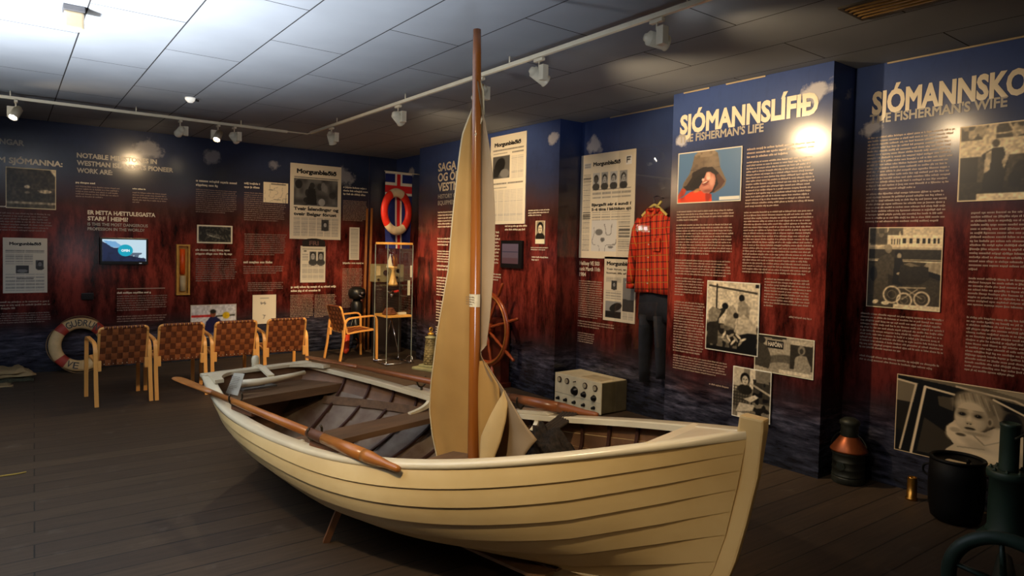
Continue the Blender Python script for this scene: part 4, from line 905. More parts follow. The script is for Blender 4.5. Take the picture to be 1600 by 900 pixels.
def seat(name, x0, x1, z, th, m):
    bm = bmesh.new(); n = 5; top, bot = [], []
    xs = np.linspace(x0, x1, n)
    L_ = [(x, -width_at(x, z)+.02) for x in xs]; R_ = [(x, width_at(x, z)-.02) for x in xs[::-1]]
    for x, y in L_+R_: top.append(bm.verts.new((x, y, z))); bot.append(bm.verts.new((x, y, z-th)))
    bm.faces.new(top); bm.faces.new(bot[::-1])
    for i in range(len(top)): bm.faces.new((top[i], bot[i], bot[(i+1) % len(top)], top[(i+1) % len(top)]))
    return build(name, bm, m, boat)
seat('stern_bench', .05, .38, .53, .06, THWM)
seat('thwart', 1.19, 1.41, .455, .035, THWM)
seat('thwart', 2.10, 2.34, .485, .035, THWM)
for side in (-1, 1):   # risers
    bm = bmesh.new(); pts = []
    for t_ in np.linspace(.08, .8, 20):
        vs = np.linspace(.3, 1, 40); h_ = [hull(float(v), float(t_)) for v in vs]; zt = .40+.0*t_; v = float(np.interp(zt, [float(q[2]) for q in h_], vs)); p_ = inner(v, float(t_), .03); pts.append((p_.x, side*p_.y, p_.z))
    ribbon(bm, pts, (0, side*.25, 1), .06, .014); build('riser', bm, THWM, boat)
for i, y in enumerate((-.18, -.06, .06, .18)):   # bottom boards
    bm = bmesh.new(); box(bm, .45, y-.052, .125, 2.9, y+.052, .14); build('bottom_board', bm, THWM, boat)
def knee(x, side, z=.455):
    w = width_at(x, .5); zr = float(hull(1.0, x/3.7)[2])-.01; y1 = side*(float(hull(1.0, x/3.7)[1])-.03); y0 = side*(w-.26)
    cur = bez((x, y1-side*.03, zr), (x, y1-side*.03, z+.03), (x, y0, z+.012), 10); bm = bmesh.new(); rr = []
    outer = bez((x, y1, zr), (x, side*(w-.03), z), (x, y0, z), 10)
    for a, b in zip(cur, outer): rr.append([bm.verts.new(a+Vector((-.014, 0, 0))), bm.verts.new(a+Vector((.014, 0, 0))), bm.verts.new(b+Vector((.014, 0, 0))), bm.verts.new(b+Vector((-.014, 0, 0)))])
    for a, b in zip(rr, rr[1:]):
        for j in range(4): bm.faces.new((a[j], a[(j+1) % 4], b[(j+1) % 4], b[j]))
    bm.faces.new(rr[0][::-1]); bm.faces.new(rr[-1]); build('knee', bm, RAILP, boat)
knee(1.235, 1); knee(1.30, -1); knee(2.22, 1, .485); knee(2.22, -1, .485)
# rudder head, tiller yoke
bm = bmesh.new(); box(bm, -.075, -.016, .25, -.03, .016, .70); lathe(bm, [(.0, .745), (.02, .74), (.028, .72), (.028, .69), (.02, .66), (.0, .655)][::-1], c=(-.05, 0, 0), seg=12); build('rudder_head', bm, RAILP, boat, bevel=0)
bm = bmesh.new(); ribbon(bm, [(-.05, 0, .672), (.06, -.005, .668), (.15, -.01, .64), (.2, -.01, .625)], (0, 1, 0), .05, .014); build('tiller_strap', bm, RAILP, boat)
bm = bmesh.new(); tube(bm, [(.205, -.24, .60), (.22, -.12, .598), (.215, 0, .60), (.205, .14, .606), (.19, .27, .612)], [.028, .026, .022, .018, .017], 10); build('tiller', bm, RAILP, boat, True)
bm = bmesh.new(); box(bm, .05, -.2, .531, .16, .06, .545); box(bm, .1, -.22, .545, .13, -.02, .56); build('bench_cleat', bm, mat('grey_painted_cleat', rgb(120, 112, 100), .6), boat)
# thole pins (round horned oarlocks)
def oarlock(x, side, block=True, dz=.0):
    X, Y, Z = (float(q) for q in hull(1.0, x/3.72)); Y = side*(Y-.045); Z += .013+dz
    if block:
        bm = bmesh.new(); box(bm, X-.03, Y-.026+side*-.012, Z-.004, X+.22, Y+.026+side*-.012, Z+.024); build('oarlock_block', bm, LOCKW, boat, bevel=.003)
    bm = bmesh.new(); tube(bm, [(X, Y, Z-.02), (X, Y, Z+.03)], .009, 8)
    arc = [(X, Y+.042*math.cos(a), Z+.072+.042*math.sin(a)) for a in np.linspace(PI*.85-PI, PI*.15, 3)]
    arc = [(X, Y+.042*math.cos(a), Z+.072+.045*math.sin(a)) for a in np.linspace(-PI*1.2, PI*.2, 12)]
    tube(bm, arc, .006, 8); build('oarlock', bm, LOCKM, boat, True)
oarlock(.80, -1); oarlock(1.72, -1); oarlock(1.15, 1, False, .015); oarlock(2.1, 1, False)

def bworld(b):   # boat coordinates to world
    c, s = math.cos(BH), math.sin(BH); return Vector((BO.x+b[0]*c-b[1]*s, BO.y+b[0]*s+b[1]*c, b[2]))
# boat props
for i, (foot, top) in enumerate([((1.36, 3.39, 0), (1.375, 3.215, .275))]):
    t = empty('boat_prop', foot, 0, ['short square wooden prop slanting from floor to the near side of the hull', 'short wooden prop under the far side of the hull'][i], 'prop')
    bm = bmesh.new(); ribbon(bm, [(0, 0, 0), tuple(Vector(top)-Vector(foot))], (1, -.4, 0), .034, .022); build('prop_stick', bm, mat('prop_wood', rgb(128, 84, 54), .6, stretch=(1, 1, .2)), t)

# ------------------------------------------------------------------ oars
OARW = mat('varnished_oar', rgb(176, 112, 52), .28, noise=.12, scale=4, col2=rgb(150, 88, 38))
OARD = mat('dark_varnished_oar', rgb(140, 82, 46), .3, noise=.12, scale=4)
LEATH = mat('oar_collar', rgb(96, 58, 34), .6)
def oar(pb, ph, label, mats, blade_len=.62):
    """pb blade tip, ph handle end, world coordinates"""
    a, b = Vector(pb), Vector(ph); d = (b-a); L_ = d.length; u = d.normalized()
    t = empty('oar', a, 0, label, 'oar', 'oars resting on the boat rails')
    side = u.cross(Vector((0, 0, 1))).normalized()
    P_ = lambda s: u*s
    bm = bmesh.new(); ss = [0, .02, .1, .3, .5, blade_len]; ra = [.020, .034, .042, .040, .030, .018]; rb2 = [.006, .007, .008, .010, .013, .017]
    tube(bm, [P_(s) for s in ss], ra, 14, rb=rb2); build('blade', bm, mats[0], t, True)
    bm = bmesh.new(); tube(bm, [P_(s) for s in (blade_len, 1.0, L_-.75)], [.0175, .020, .024], 14); build('shaft', bm, mats[0], t, True)
    bm = bmesh.new(); tube(bm, [P_(s) for s in (L_-.75, L_-.74, L_-.62, L_-.61)], [.025, .0265, .0275, .0265], 14); build('collar', bm, LEATH, t, True)
    bm = bmesh.new(); tube(bm, [P_(s) for s in (L_-.61, L_-.4, L_-.26)], [.026, .030, .031], 14); build('loom', bm, mats[1], t, True)
    bm = bmesh.new(); tube(bm, [P_(s) for s in (L_-.26, L_-.22, L_-.15, L_-.08, L_-.02, L_)], [.031, .030, .023, .017, .0165, .013], 14); build('handle', bm, mats[1], t, True)
    return t
oar(bworld((-.10, -.562, .642)), bworld((2.43, -.655, .618)), 'varnished oar lying along the near rail of the boat, blade past the stern', (OARW, OARW))
oar(bworld((-.03, .425, .690)), bworld((2.62, .622, .668)), 'darker varnished oar lying along the far rail, passing behind the mast', (OARD, OARD))

# ------------------------------------------------------------------ mast and sail
mt = empty('mast_with_sail', BO, BH, 'varnished round mast with furled tan sail, stepped in the boat', 'mast')
MASTM = mat('varnished_mast', rgb(158, 92, 34), .22, noise=.12, scale=3, stretch=(3, 3, .3), col2=rgb(132, 72, 26), coat=.4)
bm = bmesh.new(); tube(bm, [(2.258, 0, .09), (2.25, 0, .6), (2.235, 0, 1.6), (2.215, 0, 2.6), (2.213, 0, 2.735)], [.031, .031, .028, .023, .021], 20); build('mast_pole', bm, MASTM, mt, True)
bm = bmesh.new(); tube(bm, [(2.258, 0, .10), (2.258, 0, .07)], [.035, .035], 12); build('mast_step', bm, THWM, mt)
SAILM = mat('tan_sailcloth', rgb(180, 138, 72), .75, noise=.07, scale=2.5, col2=rgb(156, 116, 58))
SAILG = mat('shaded_sailcloth', rgb(158, 132, 98), .75, noise=.06, scale=2.5)  # same cloth as the sail, shading right of the mast put into the colour
HEM = mat('pale_hem', rgb(205, 185, 145), .7)
zs_ = np.array([.30, .432, .55, .684, .829, .96, 1.121, 1.30, 1.478, 1.65, 1.79, 2.02, 2.15, 2.261, 2.36, 2.46])
xl_ = np.array([2.05, 2.009, 1.965, 1.939, 1.945, 1.965, 1.989, 2.03, 2.070, 2.085, 2.10, 2.13, 2.15, 2.178, 2.205, 2.222])
xr_z = np.array([.30, .45, .583, .677, .74, .80, .88, .933, .985, 1.02, 1.05, 1.09, 1.224, 1.5, 1.786, 2.0, 2.12, 2.25, 2.36, 2.46])
xr_x = np.array([2.56, 2.575, 2.626, 2.70, 2.64, 2.585, 2.495, 2.42, 2.36, 2.315, 2.30, 2.345, 2.352, 2.345, 2.334, 2.325, 2.315, 2.295, 2.262, 2.245])
def sheet(name, zz, fl_, fr_, yf, m, nc=16, th=.004, nz=60):
    bm = bmesh.new(); Z = np.linspace(zz[0], zz[1], nz); F, B = [], []
    for z in Z:
        a, b = fl_(z), fr_(z); ra, rb2 = [], []
        for i in range(nc+1):
            s = i/nc; x = a+(b-a)*s; y = yf(s, z, x); ra.append(bm.verts.new((x, y-th/2, z))); rb2.append(bm.verts.new((x, y+th/2, z)))
        F.append(ra); B.append(rb2)
    for j in range(nz-1):
        for i in range(nc):
            bm.faces.new((F[j][i], F[j][i+1], F[j+1][i+1], F[j+1][i])).smooth = True
            bm.faces.new((B[j][i+1], B[j][i], B[j+1][i], B[j+1][i+1])).smooth = True
        bm.faces.new((F[j][0], F[j+1][0], B[j+1][0], B[j][0])); bm.faces.new((F[j+1][nc], F[j][nc], B[j][nc], B[j+1][nc]))
    for j in (0, nz-1):
        for i in range(nc): bm.faces.new((F[j][i], B[j][i], B[j][i+1], F[j][i+1]))
    return build(name, bm, m, mt)
mx_ = lambda z: 2.265-.019*z
yL = lambda s, z, x: .040 - .075*(1-s)**1.6*(1 if z < 2.2 else max(0, (2.5-z)/.3)) + .012*math.sin(9*s+2.2*z)*(1-s)*min(1, s*4+.2) + .018*math.sin(3.1*z+4*s)*s*(1-s)*2
sheet('sail', (.30, 2.46), lambda z: float(np.interp(z, zs_, xl_)), lambda z: mx_(z)+.005, yL, SAILM, 22, nz=80)
yR = lambda s, z, x: .036 + .03*s*math.sin(4*z+1) + (.03*math.sin(13*x+3*z))*min(1, max(0, (1.1-z)*3)) - .03*s
sheet('sail_fold', (.30, 2.46), lambda z: mx_(z)+.004, lambda z: float(np.interp(z, xr_z, xr_x)), yR, SAILG, 18, nz=110)
tz = [.30, .446, .513, .623, .736, .82, .88]; ta = [2.33, 2.345, 2.343, 2.344, 2.395, 2.44, 2.478]; tb = [2.38, 2.412, 2.435, 2.480, 2.505, 2.508, 2.482]
sheet('sail_fold', (.30, .88), lambda z: float(np.interp(z, tz, ta)), lambda z: float(np.interp(z, tz, tb)), lambda s, z, x: -.045+.03*max(0, (z-.55)/.35)**1.5-.012*math.sin(PI*s), mat('pale_sailcloth', rgb(204, 170, 112), .7, noise=.04), 10, nz=24)
tz2 = [.30, .5, .7, .9, 1.02]; 
sheet('sail_fold', (.30, 1.0), lambda z: 2.262-.0*z, lambda z: float(np.interp(z, [.3, .513, .736, .895, 1.0], [2.38, 2.40, 2.45, 2.43, 2.33])), lambda s, z, x: .018+.016*math.sin(7*s+5*z)-.01*s, SAILM, 12, nz=30)
bm = bmesh.new(); pts = [(float(np.interp(z, zs_, xl_)), yL(0, z, 0), z) for z in np.linspace(.30, 2.45, 60)]; tube(bm, pts, .0042, 6); build('sail_hem', bm, HEM, mt, True)
bm = bmesh.new()
rr = []
for a in np.linspace(-2.4, .2, 14): rr.append([bm.verts.new((2.240+.0310*math.cos(a)*1.0, .0310*math.sin(a), z)) for z in (1.285, 1.352)])
for a, b in zip(rr, rr[1:]): bm.faces.new((a[0], b[0], b[1], a[1])).smooth = True
build('paper_label', bm, mat('label_paper', rgb(205, 190, 155), .6), mt)
glyphs('label_print', Fr((2.205, -.0325, 0), (1, 0, 0), (0, -1, 0)), [(.0, 1.343, .06, 1.293, 4, .7)], mat('label_print', rgb(130, 105, 75), .6), mt, 4, 0)
bm = bmesh.new(); tube(bm, [(2.235, -.02, 2.18), (2.245, .03, 2.3), (2.24, .028, 2.42), (2.232, -.01, 2.50)], .006, 6); build('lashing', bm, HEM, mt, True)

# things lying in the boat
t = empty('paper_card', bworld((.26, -.33, .54)), BH, 'white printed card propped in the near stern corner of the boat', 'card')
bm = bmesh.new(); q4 = [(-.10, .0, .0), (.075, 0, .01), (.125, .02, .165), (-.02, .02, .150)]
a = [bm.verts.new(v) for v in q4]; b = [bm.verts.new((v[0], v[1]+.003, v[2])) for v in q4]; bm.faces.new(a); bm.faces.new(b[::-1])
for i in range(4): bm.faces.new((a[i], b[i], b[(i+1) % 4], a[(i+1) % 4]))
build('card', bm, mat('white_card', rgb(215, 208, 190), .5, noise=.02), t)
c_ = math.cos(.0); fr_card = Fr((-.06, -.002, .03), (1, 0, .06), (0, -1, 0)); fr_card.v = Vector((.33, .13, 1))
glyphs('card_print', fr_card, [(.0, .105, .115, .01, 8, .6)], mat('card_print', rgb(150, 140, 125), .6), t, 8, .002)
# dark net draped over the far rail
t = empty('dark_net_bundle', bworld((2.42, .40, 0)), BH, 'dark rope and netting bundle hanging inside the far rail beside the sail', 'netting')
bm = bmesh.new(); R = random.Random(4)
bmesh.ops.create_icosphere(bm, subdivisions=4, radius=1)
for v in bm.verts:
    n_ = v.co.copy(); k = 1+.16*math.sin(9*n_.x+4*n_.z)+.13*math.sin(13*n_.y+7*n_.z)+.06*R.random()
    v.co = Vector((n_.x*.16*k*(1.15-.35*n_.z), n_.y*.11*k, .42+n_.z*.17*k))
build('net_heap', bm, mat('dark_net', rgb(42, 32, 26), .9, noise=.4, scale=40, bump=1.0), t, True)
for i in range(5):
    bm = bmesh.new(); o_ = -.04+.02*i; tube(bm, [(o_-.02, .0, .56), (o_+.02, .12, .62), (o_+.03, .19, .655), (o_+.04, .25, .63), (o_+.04, .262, .55)], .011, 7); build('rope_strand', bm, mat('dark_rope', rgb(52, 40, 30), .9, bump=.6, scale=60), t, True)

# ------------------------------------------------------------------ chairs
BENT = mat('bent_birch', rgb(244, 178, 96), .32, noise=.1, scale=4, stretch=(1, 1, .3), col2=rgb(228, 158, 78))
WEBA = mat('leather_web_light', rgb(160, 90, 46), .45, noise=.1)
WEBB = mat('leather_web_dark', rgb(112, 58, 30), .45, noise=.1)
TACK = mat('pale_tacks', rgb(230, 215, 180), .35)
def weave(bm, o, u, v, w, h, nu, nv, n):
    o, u, v, n = Vector(o), Vector(u).normalized(), Vector(v).normalized(), Vector(n).normalized()
    for i in range(nu):
        for j in range(nv):
            up = (i+j) % 2; d = .0035 if up else .0; g = .0006
            a0, a1 = (i/nu*w+g, (i+1)/nu*w-g); b0, b1 = (j/nv*h+g, (j+1)/nv*h-g)
            grid = []
            for s in (0, .5, 1):
                row = []
                for q in (0, .5, 1):
                    dome = (math.sin(PI*q) if up else math.sin(PI*s))*.0035
                    row.append(bm.verts.new(o+u*(a0+(a1-a0)*s)+v*(b0+(b1-b0)*q)+n*(d*.4+dome)))
                grid.append(row)
            for s in range(2):
                for q in range(2):
                    f = bm.faces.new((grid[s][q], grid[s+1][q], grid[s+1][q+1], grid[s][q+1])); f.material_index = up
            bk = [bm.verts.new(o+u*a+v*b-n*.004) for a, b in ((a0, b0), (a1, b0), (a1, b1), (a0, b1))]
            f = bm.faces.new(bk[::-1]); f.material_index = 1-up
            for (p1, p2), (k1, k2) in zip(((grid[0][0], grid[2][0]), (grid[2][0], grid[2][2]), (grid[2][2], grid[0][2]), (grid[0][2], grid[0][0])), ((0, 1), (1, 2), (2, 3), (3, 0))):
                bm.faces.new((p1, bk[k1], bk[k2], p2)).material_index = up
def armchair():
    t = empty('armchair')
    HW = .232
    for s in (-1, 1):
        x = s*HW
        pts = [(x, .275, 0), (x, .272, .30), (x, .268, .50)]+[tuple(p) for p in bez((x, .266, .53), (x, .262, .61), (x, .19, .612), 6)]+[(x, .05, .606), (x, -.08, .598)]+[tuple(p) for p in bez((x, -.12, .595), (x, -.20, .59), (x, -.215, .51), 6)]+[(x, -.225, .40), (x, -.245, .22), (x, -.285, 0)]
        bm = bmesh.new(); ribbon(bm, pts, (1, 0, 0), .036, .022); build('arm_and_legs', bm, BENT, t, bevel=.004)
    W_ = .205
    yb = lambda z: -.17-(z-.40)*.27
    for s in (-1, 1):
        bm = bmesh.new(); ribbon(bm, [(s*W_, .23, .415), (s*W_, .0, .40), (s*W_, -.12, .385)]+[tuple(p) for p in bez((s*W_, -.15, .383), (s*W_, -.185, .385), (s*W_, yb(.43), .43), 5)]+[(s*W_, yb(.55), .55), (s*W_, yb(.72), .72)], (1, 0, 0), .026, .022); build('seat_frame', bm, BENT, t, bevel=.003)
        bm = bmesh.new(); box(bm, s*.205-.02, -.235, .33, s*.205+.02, -.20, .43); build('joint_block', bm, BENT, t, bevel=.004)
    bm = bmesh.new(); tp = .745; pts = [(-W_, yb(.70), .70)]+[tuple(p) for p in bez((-W_, yb(.72), .715), (-W_, yb(tp), tp), (-W_+.04, yb(tp), tp), 6)]+[tuple(p) for p in bez((W_-.04, yb(tp), tp), (W_, yb(tp), tp), (W_, yb(.72), .715), 6)]+[(W_, yb(.70), .70)]
    tube(bm, pts, .014, 8); build('top_rail', bm, BENT, t, True)
    bm = bmesh.new(); ribbon(bm, [(-W_, .225, .415), (W_, .225, .415)], (0, 0, 1), .026, .02); build('front_rail', bm, BENT, t)
    up = Vector((0, yb(.74)-yb(.37), .37)); bm = bmesh.new(); weave(bm, (-W_+.008, yb(.37)-.012, .37), (1, 0, 0), up, 2*W_-.016, up.length*.985, 8, 6, (0, -1, -.27)); build('woven_backrest', bm, [WEBB, WEBA], t)
    bm = bmesh.new(); weave(bm, (-W_+.01, -.16, .405), (1, 0, 0), (0, 1, .03), 2*W_-.02, .375, 8, 7, (0, 0, 1)); build('woven_seat', bm, [WEBB, WEBA], t)
    bm = bmesh.new()
    for i in range(9):   # webbing wrapped over the top rail, leaving pale gaps
        x = -W_+.03+(2*W_-.06)*(i+.5)/9; tube(bm, [(x-.016, yb(tp), tp), (x+.016, yb(tp), tp)], .0175, 10, mi=0)
    build('webbing_loop', bm, [WEBB], t)
    bm = bmesh.new()
    for i in range(9):
        x = -W_+.03+(2*W_-.06)*(i+.5)/9
        for z, r in ((.388, .0045),):
            lathe(bm, [(.0, -.004), (r, -.002), (r*.8, .002), (0, .003)], c=(x, yb(z)-.019, z), seg=8, axis='y')
    build('tack_row', bm, TACK, t)
    return t
proto = armchair()
spots = [((.885, 7.64), 4, 'bentwood armchair with woven leather back, leftmost of the row, in front of the lifebuoy'),
         ((1.408, 7.66), 2, 'bentwood armchair with woven leather back, second from the left in the row'),
         ((1.945, 7.66), 0, 'bentwood armchair with woven leather back, third in the row, before the orange rescue photo'),
         ((2.505, 7.68), -3, 'bentwood armchair with woven leather back, right end of the row, back brightly lit'),
         ((3.83, 8.74), -86, 'bentwood armchair turned sideways, standing alone beside the glass display case')]
for i, ((x, y), rz, lab) in enumerate(spots):
    o = proto if i == 0 else copy_tree(proto)
    o.location = (x, y, 0); o.rotation_euler = (0, 0, math.radians(rz)); tag(o, lab, 'chair', 'bentwood armchairs')

# ------------------------------------------------------------------ lifebuoys
def buoy(c, R_, r_, M, bands, white, red, label, words=(), rope=True):
    t = empty('lifebuoy', c, 0, label, 'lifebuoy'); t.rotation_euler = M
    def mi(a):
        a = math.degrees(a) % 360
        return 1 if any(abs((a-b+180) % 360-180) < w for b, w in bands) else 0
    bm = bmesh.new(); torus(bm, (0, 0, 0), R_, r_, 72, 16, 'y', mi=mi, ry=r_*.62); build('ring', bm, [white, red], t)
    for (s, a0, step, h) in words:
        n = len(s)
        for i, ch in enumerate(s):
            if ch == ' ': continue
            a = math.radians(a0 - step*i); p_ = Vector((R_*math.cos(a), -r_*.62-.002, R_*math.sin(a)))
            rt_ = Vector((math.sin(a), 0, -math.cos(a))); up_ = Vector((math.cos(a), 0, math.sin(a)))
            if math.sin(a) < 0: rt_, up_ = -rt_, -up_
            f = Fr(p_-up_*h/2, rt_, (0, -1, 0)); f.v = up_
            w_ = h*(.72 if ch not in 'I.' else .2)
            text('ring_letter', ch, f, -w_/2, 0, w_, h, BLACK_INK, t, .01, d=.003)
    if rope:
        for k in range(4):
            a0, a1 = math.radians(45+90*k+8), math.radians(45+90*k+82); bm = bmesh.new()
            pts = [((R_+r_*(1.02+.25*math.sin(PI*i/12)))*math.cos(a0+(a1-a0)*i/12), -.01, (R_+r_*(1.02+.25*math.sin(PI*i/12)))*math.sin(a0+(a1-a0)*i/12)) for i in range(13)]
            tube(bm, pts, .006, 6); build('grab_rope', bm, mat('old_rope', rgb(120, 95, 65), .9), t, True)
    return t
OLDW = mat('old_cream_canvas', rgb(205, 175, 125), .6, noise=.1, scale=10); OLDR = mat('faded_red', rgb(165, 52, 38), .6)
b = buoy((.70, 9.44, .325), .255, .066, (math.radians(-13), 0, 0), [(135, 8), (45, 8), (225, 8), (315, 8)], OLDW, OLDR, 'old cream lifebuoy lettered GUÐRUN leaning on the back wall', [('GUÐRUN', 118, 13.5, .075), ], True)
for i, ch in enumerate('VE'):
    a = math.radians(243+15*i); R_, r_ = .255, .066; p_ = Vector((R_*math.cos(a), -r_*.62-.002, R_*math.sin(a))); rt_ = Vector((-math.sin(a), 0, math.cos(a))); up_ = Vector((-math.cos(a), 0, -math.sin(a)))
    f = Fr(p_-up_*.038, rt_, (0, -1, 0)); f.v = up_; text('ring_letter', ch, f, -.028, 0, .056, .075, BLACK_INK, b, .01, d=.003)
RW = mat('clean_white_canvas', rgb(220, 205, 175), .5); RR = mat('bright_red', rgb(215, 45, 30), .5)
buoy((4.40, 8.54, 2.07), .27, .062, (0, 0, math.radians(24)), [(5, 62), (170, 52)], RW, RR, 'red and white lifebuoy hanging in front of the flag', rope=False)

# ------------------------------------------------------------------ flag
p = Pic(90, 160, (.05, .12, .42), 41)
p.rect(0, .70, 1, .865, (.92, .90, .86)); p.rect(.36, 0, .64, 1, (.92, .90, .86)); p.rect(0, .735, 1, .83, (.82, .08, .10)); p.rect(.43, 0, .57, 1, (.82, .08, .10)); p.rect(0, .975, 1, 1, (.9, .88, .84))
p.mix(p.noise(5, 3), (.03, .06, .25), .12)
ff = Fr((0, 0, 0), (1, 0, 0), (0, -1, 0))
t = empty('national_flag', (4.30, 8.72, 0), 0, 'blue flag with red and white cross hanging from a thin rod', 'flag')
fo = picture('flag_cloth', p, ff, 0, 1.55, .43, 2.645, attr_mat('flag_fabric', .8), t, .004, 0)
for v in fo.data.vertices:
    s = v.co.x/.43; v.co.y += .03*math.sin(6*s+1.5*v.co.z)*(2.7-v.co.z)*.7
    if v.co.z < 1.95: v.co.x = .43*(s*(1-.25*(1.95-v.co.z)))+.08*(1.95-v.co.z)
bm = bmesh.new(); tube(bm, [(-.01, 0, 2.65), (.78, 0, 2.645)], .006, 8); build('flag_rod', bm, HEADM, t)

# ------------------------------------------------------------------ corner: case, poles, instrument, motor
GL = glass_mat('clear_glass', (.97, .98, .97), .05)
t = empty('glass_display_case', (4.17, 8.15, 0), 0, 'tall glass showcase with pale wooden top and shelf on a chrome foot', 'display case')
CW = mat('case_wood', rgb(214, 160, 80), .35); CH = mat('chrome', rgb(200, 200, 205), .15, 1.0, noise=.02)
hw = .185
bm = bmesh.new(); box(bm, -hw, -hw, 1.605, hw, hw, 1.635); build('top_board', bm, CW, t, bevel=.004)
bm = bmesh.new(); box(bm, -hw, -hw, .635, hw, hw, .665); build('shelf_board', bm, CW, t, bevel=.004)
for (x0, y0, x1, y1) in ((-hw, -hw, hw, -hw+.005), (-hw, hw-.005, hw, hw), (-hw, -hw, -hw+.005, hw), (hw-.005, -hw, hw, hw)):
    bm = bmesh.new(); box(bm, x0, y0, .665, x1, y1, 1.605); build('glass_pane', bm, GL, t)
bm = bmesh.new(); box(bm, -hw+.006, -hw+.006, 1.05, hw-.006, hw-.006, 1.058); build('glass_shelf', bm, GL, t)
for x in (-hw, hw):
    for y in (-hw, hw):
        bm = bmesh.new(); box(bm, x-.004, y-.004, .05, x+.004, y+.004, 1.605); build('corner_post', bm, mat('clear_edge', rgb(150, 160, 155), .2, .3), t)
bm = bmesh.new(); sq = [(-hw, -hw, .02), (hw, -hw, .02), (hw, hw, .02), (-hw, hw, .02), (-hw, -hw, .02)]
for a, b_ in zip(sq, sq[1:]): tube(bm, [a, b_], .009, 8)
for x in (-hw, hw):
    for y in (-hw, hw): tube(bm, [(x, y, 0), (x, y, .05)], .009, 8)
tube(bm, [(hw, .0, .02), (hw+.04, -.05, .09), (hw+.05, -.12, .09), (hw+.05, -.15, .0)], .008, 8); build('chrome_foot', bm, CH, t, True)
bm = bmesh.new(); tube(bm, [(-.04, -.02, .63), (.06, -.12, .02)], .006, 8); tube(bm, [(.0, .04, .63), (-.02, .1, .40)], .006, 8); build('support_rod', bm, CH, t, True)
# in the case
t = empty('model_trophy', (4.155, 8.14, 1.058), 0, 'small sculpture with white sail and brown figure in the upper part of the showcase', 'trophy')
bm = bmesh.new(); lathe(bm, [(.06, 0), (.065, .02), (.05, .05), (.02, .2), (.05, .23), (.062, .25), (.0, .255)], seg=20); build('plinth', bm, mat('ivory', rgb(215, 175, 110), .4), t, True)
bm = bmesh.new(); a = [bm.verts.new(v) for v in ((-.10, .0, .24), (-.01, .0, .24), (-.045, .0, .42))]; b = [bm.verts.new((v.co.x, .008, v.co.z)) for v in a]; bm.faces.new(a); bm.faces.new(b[::-1])
for i in range(3): bm.faces.new((a[i], b[i], b[(i+1) % 3], a[(i+1) % 3]))
build('model_sail', bm, mat('white_card', rgb(215, 208, 190), .5), t)
bm = bmesh.new(); tube(bm, [(.02, 0, .25), (.015, 0, .33), (.0, 0, .42)], [.018, .02, .012], 8); tube(bm, [(.045, 0, .25), (.05, 0, .34), (.045, 0, .42)], [.014, .02, .012], 8); build('figure', bm, mat('bronze', rgb(140, 85, 35), .35, .6), t, True)
t = empty('rope_work', (4.10, 8.12, .665), 0, 'coil of brown rope work on the lower wooden shelf of the showcase', 'rope')
bm = bmesh.new()
for i in range(4): torus(bm, (0, 0, .015+.02*i), .085-.012*i, .013, 24, 8, 'z')
build('coil', bm, mat('brown_rope', rgb(110, 60, 34), .8), t)
t = empty('small_white_box', (4.26, 8.06, .665), 0, 'small cream box at the right of the lower showcase shelf', 'box')
bm = bmesh.new(); box(bm, -.05, -.03, 0, .05, .03, .03); build('lid_box', bm, mat('white_card', rgb(215, 208, 190), .5), t, bevel=.004)
t = empty('silver_ornaments', (4.13, 8.12, .92), 0, 'silver fittings and red ornament in the middle of the showcase', 'ornament')
bm = bmesh.new(); tube(bm, [(-.08, 0, .06), (-.02, 0, .04), (.02, 0, .07)], .012, 8); lathe(bm, [(.0, -.02), (.025, 0), (.015, .03), (0, .035)], c=(-.03, -.05, 0), seg=14); build('silver_fitting', bm, CH, t, True)
bm = bmesh.new(); tube(bm, [(.04, 0, .05), (.10, 0, .06)], .016, 8); build('red_ornament', bm, RR, t, True)
bm = bmesh.new(); box(bm, -.17, -.17, -.01, .17, .17, -.003); build('glass_shelf', bm, GL, t)
for i, (x, z, h_, lab) in enumerate([(4.325, 1.17, .16, 'upper white label card on the right pane of the showcase'), (4.29, .93, .20, 'lower white label card on the right pane of the showcase')]):
    bm = bmesh.new(); box(bm, x, 7.972, z, x+.035, 7.978, z+h_); tag(build('label_card', bm, mat('white_card', rgb(215, 208, 190), .5)), lab, 'label')
# wooden poles in the corner
for i, (x, top, lab) in enumerate([(4.325, 2.14, 'left wooden pole standing upright in the corner beside the showcase'), (4.40, 2.15, 'right wooden pole standing upright in the corner beside the showcase')]):
    t = empty('wooden_pole', (x-.03, 9.35, 0), 0, lab, 'pole')
    bm = bmesh.new(); tube(bm, [(0, 0, 0), (.01, .0, 1.0), (.03, 0, top)], [.045 if i == 0 else .034, .036, .022], 10, rb=[.02, .018, .016]); build('pole_shaft', bm, mat('pole_wood', rgb(150, 92, 42), .5), t, True)
# beige instrument
t = empty('ship_instrument', (4.50, 9.0, 0), 0, 'beige ship instrument box on a dark stand behind the showcase', 'instrument')
bm = bmesh.new(); box(bm, -.235, -.10, 1.055, .22, .10, 1.315); build('instrument_case', bm, mat('beige_enamel', rgb(150, 140, 105), .5), t, bevel=.008)
bm = bmesh.new(); box(bm, -.225, -.108, 1.15, -.165, -.10, 1.29); build('label_plate', bm, mat('cream_paper', rgb(210, 190, 150), .6), t)
for x, z, r in ((-.08, 1.19, .04), (-.195, 1.09, .018), (.1, 1.12, .02), (.12, 1.22, .03)):
    bm = bmesh.new(); lathe(bm, [(r, -.115), (r, -.10)], c=(x, 0, z), seg=16, axis='y')
    for v in bm.verts: pass
    build('knob', bm, BLACKP, t)
bm = bmesh.new(); box(bm, -.2, -.08, 0, .2, .08, 1.055); build('stand', bm, mat('dark_stand', rgb(36, 24, 22), .6), t)
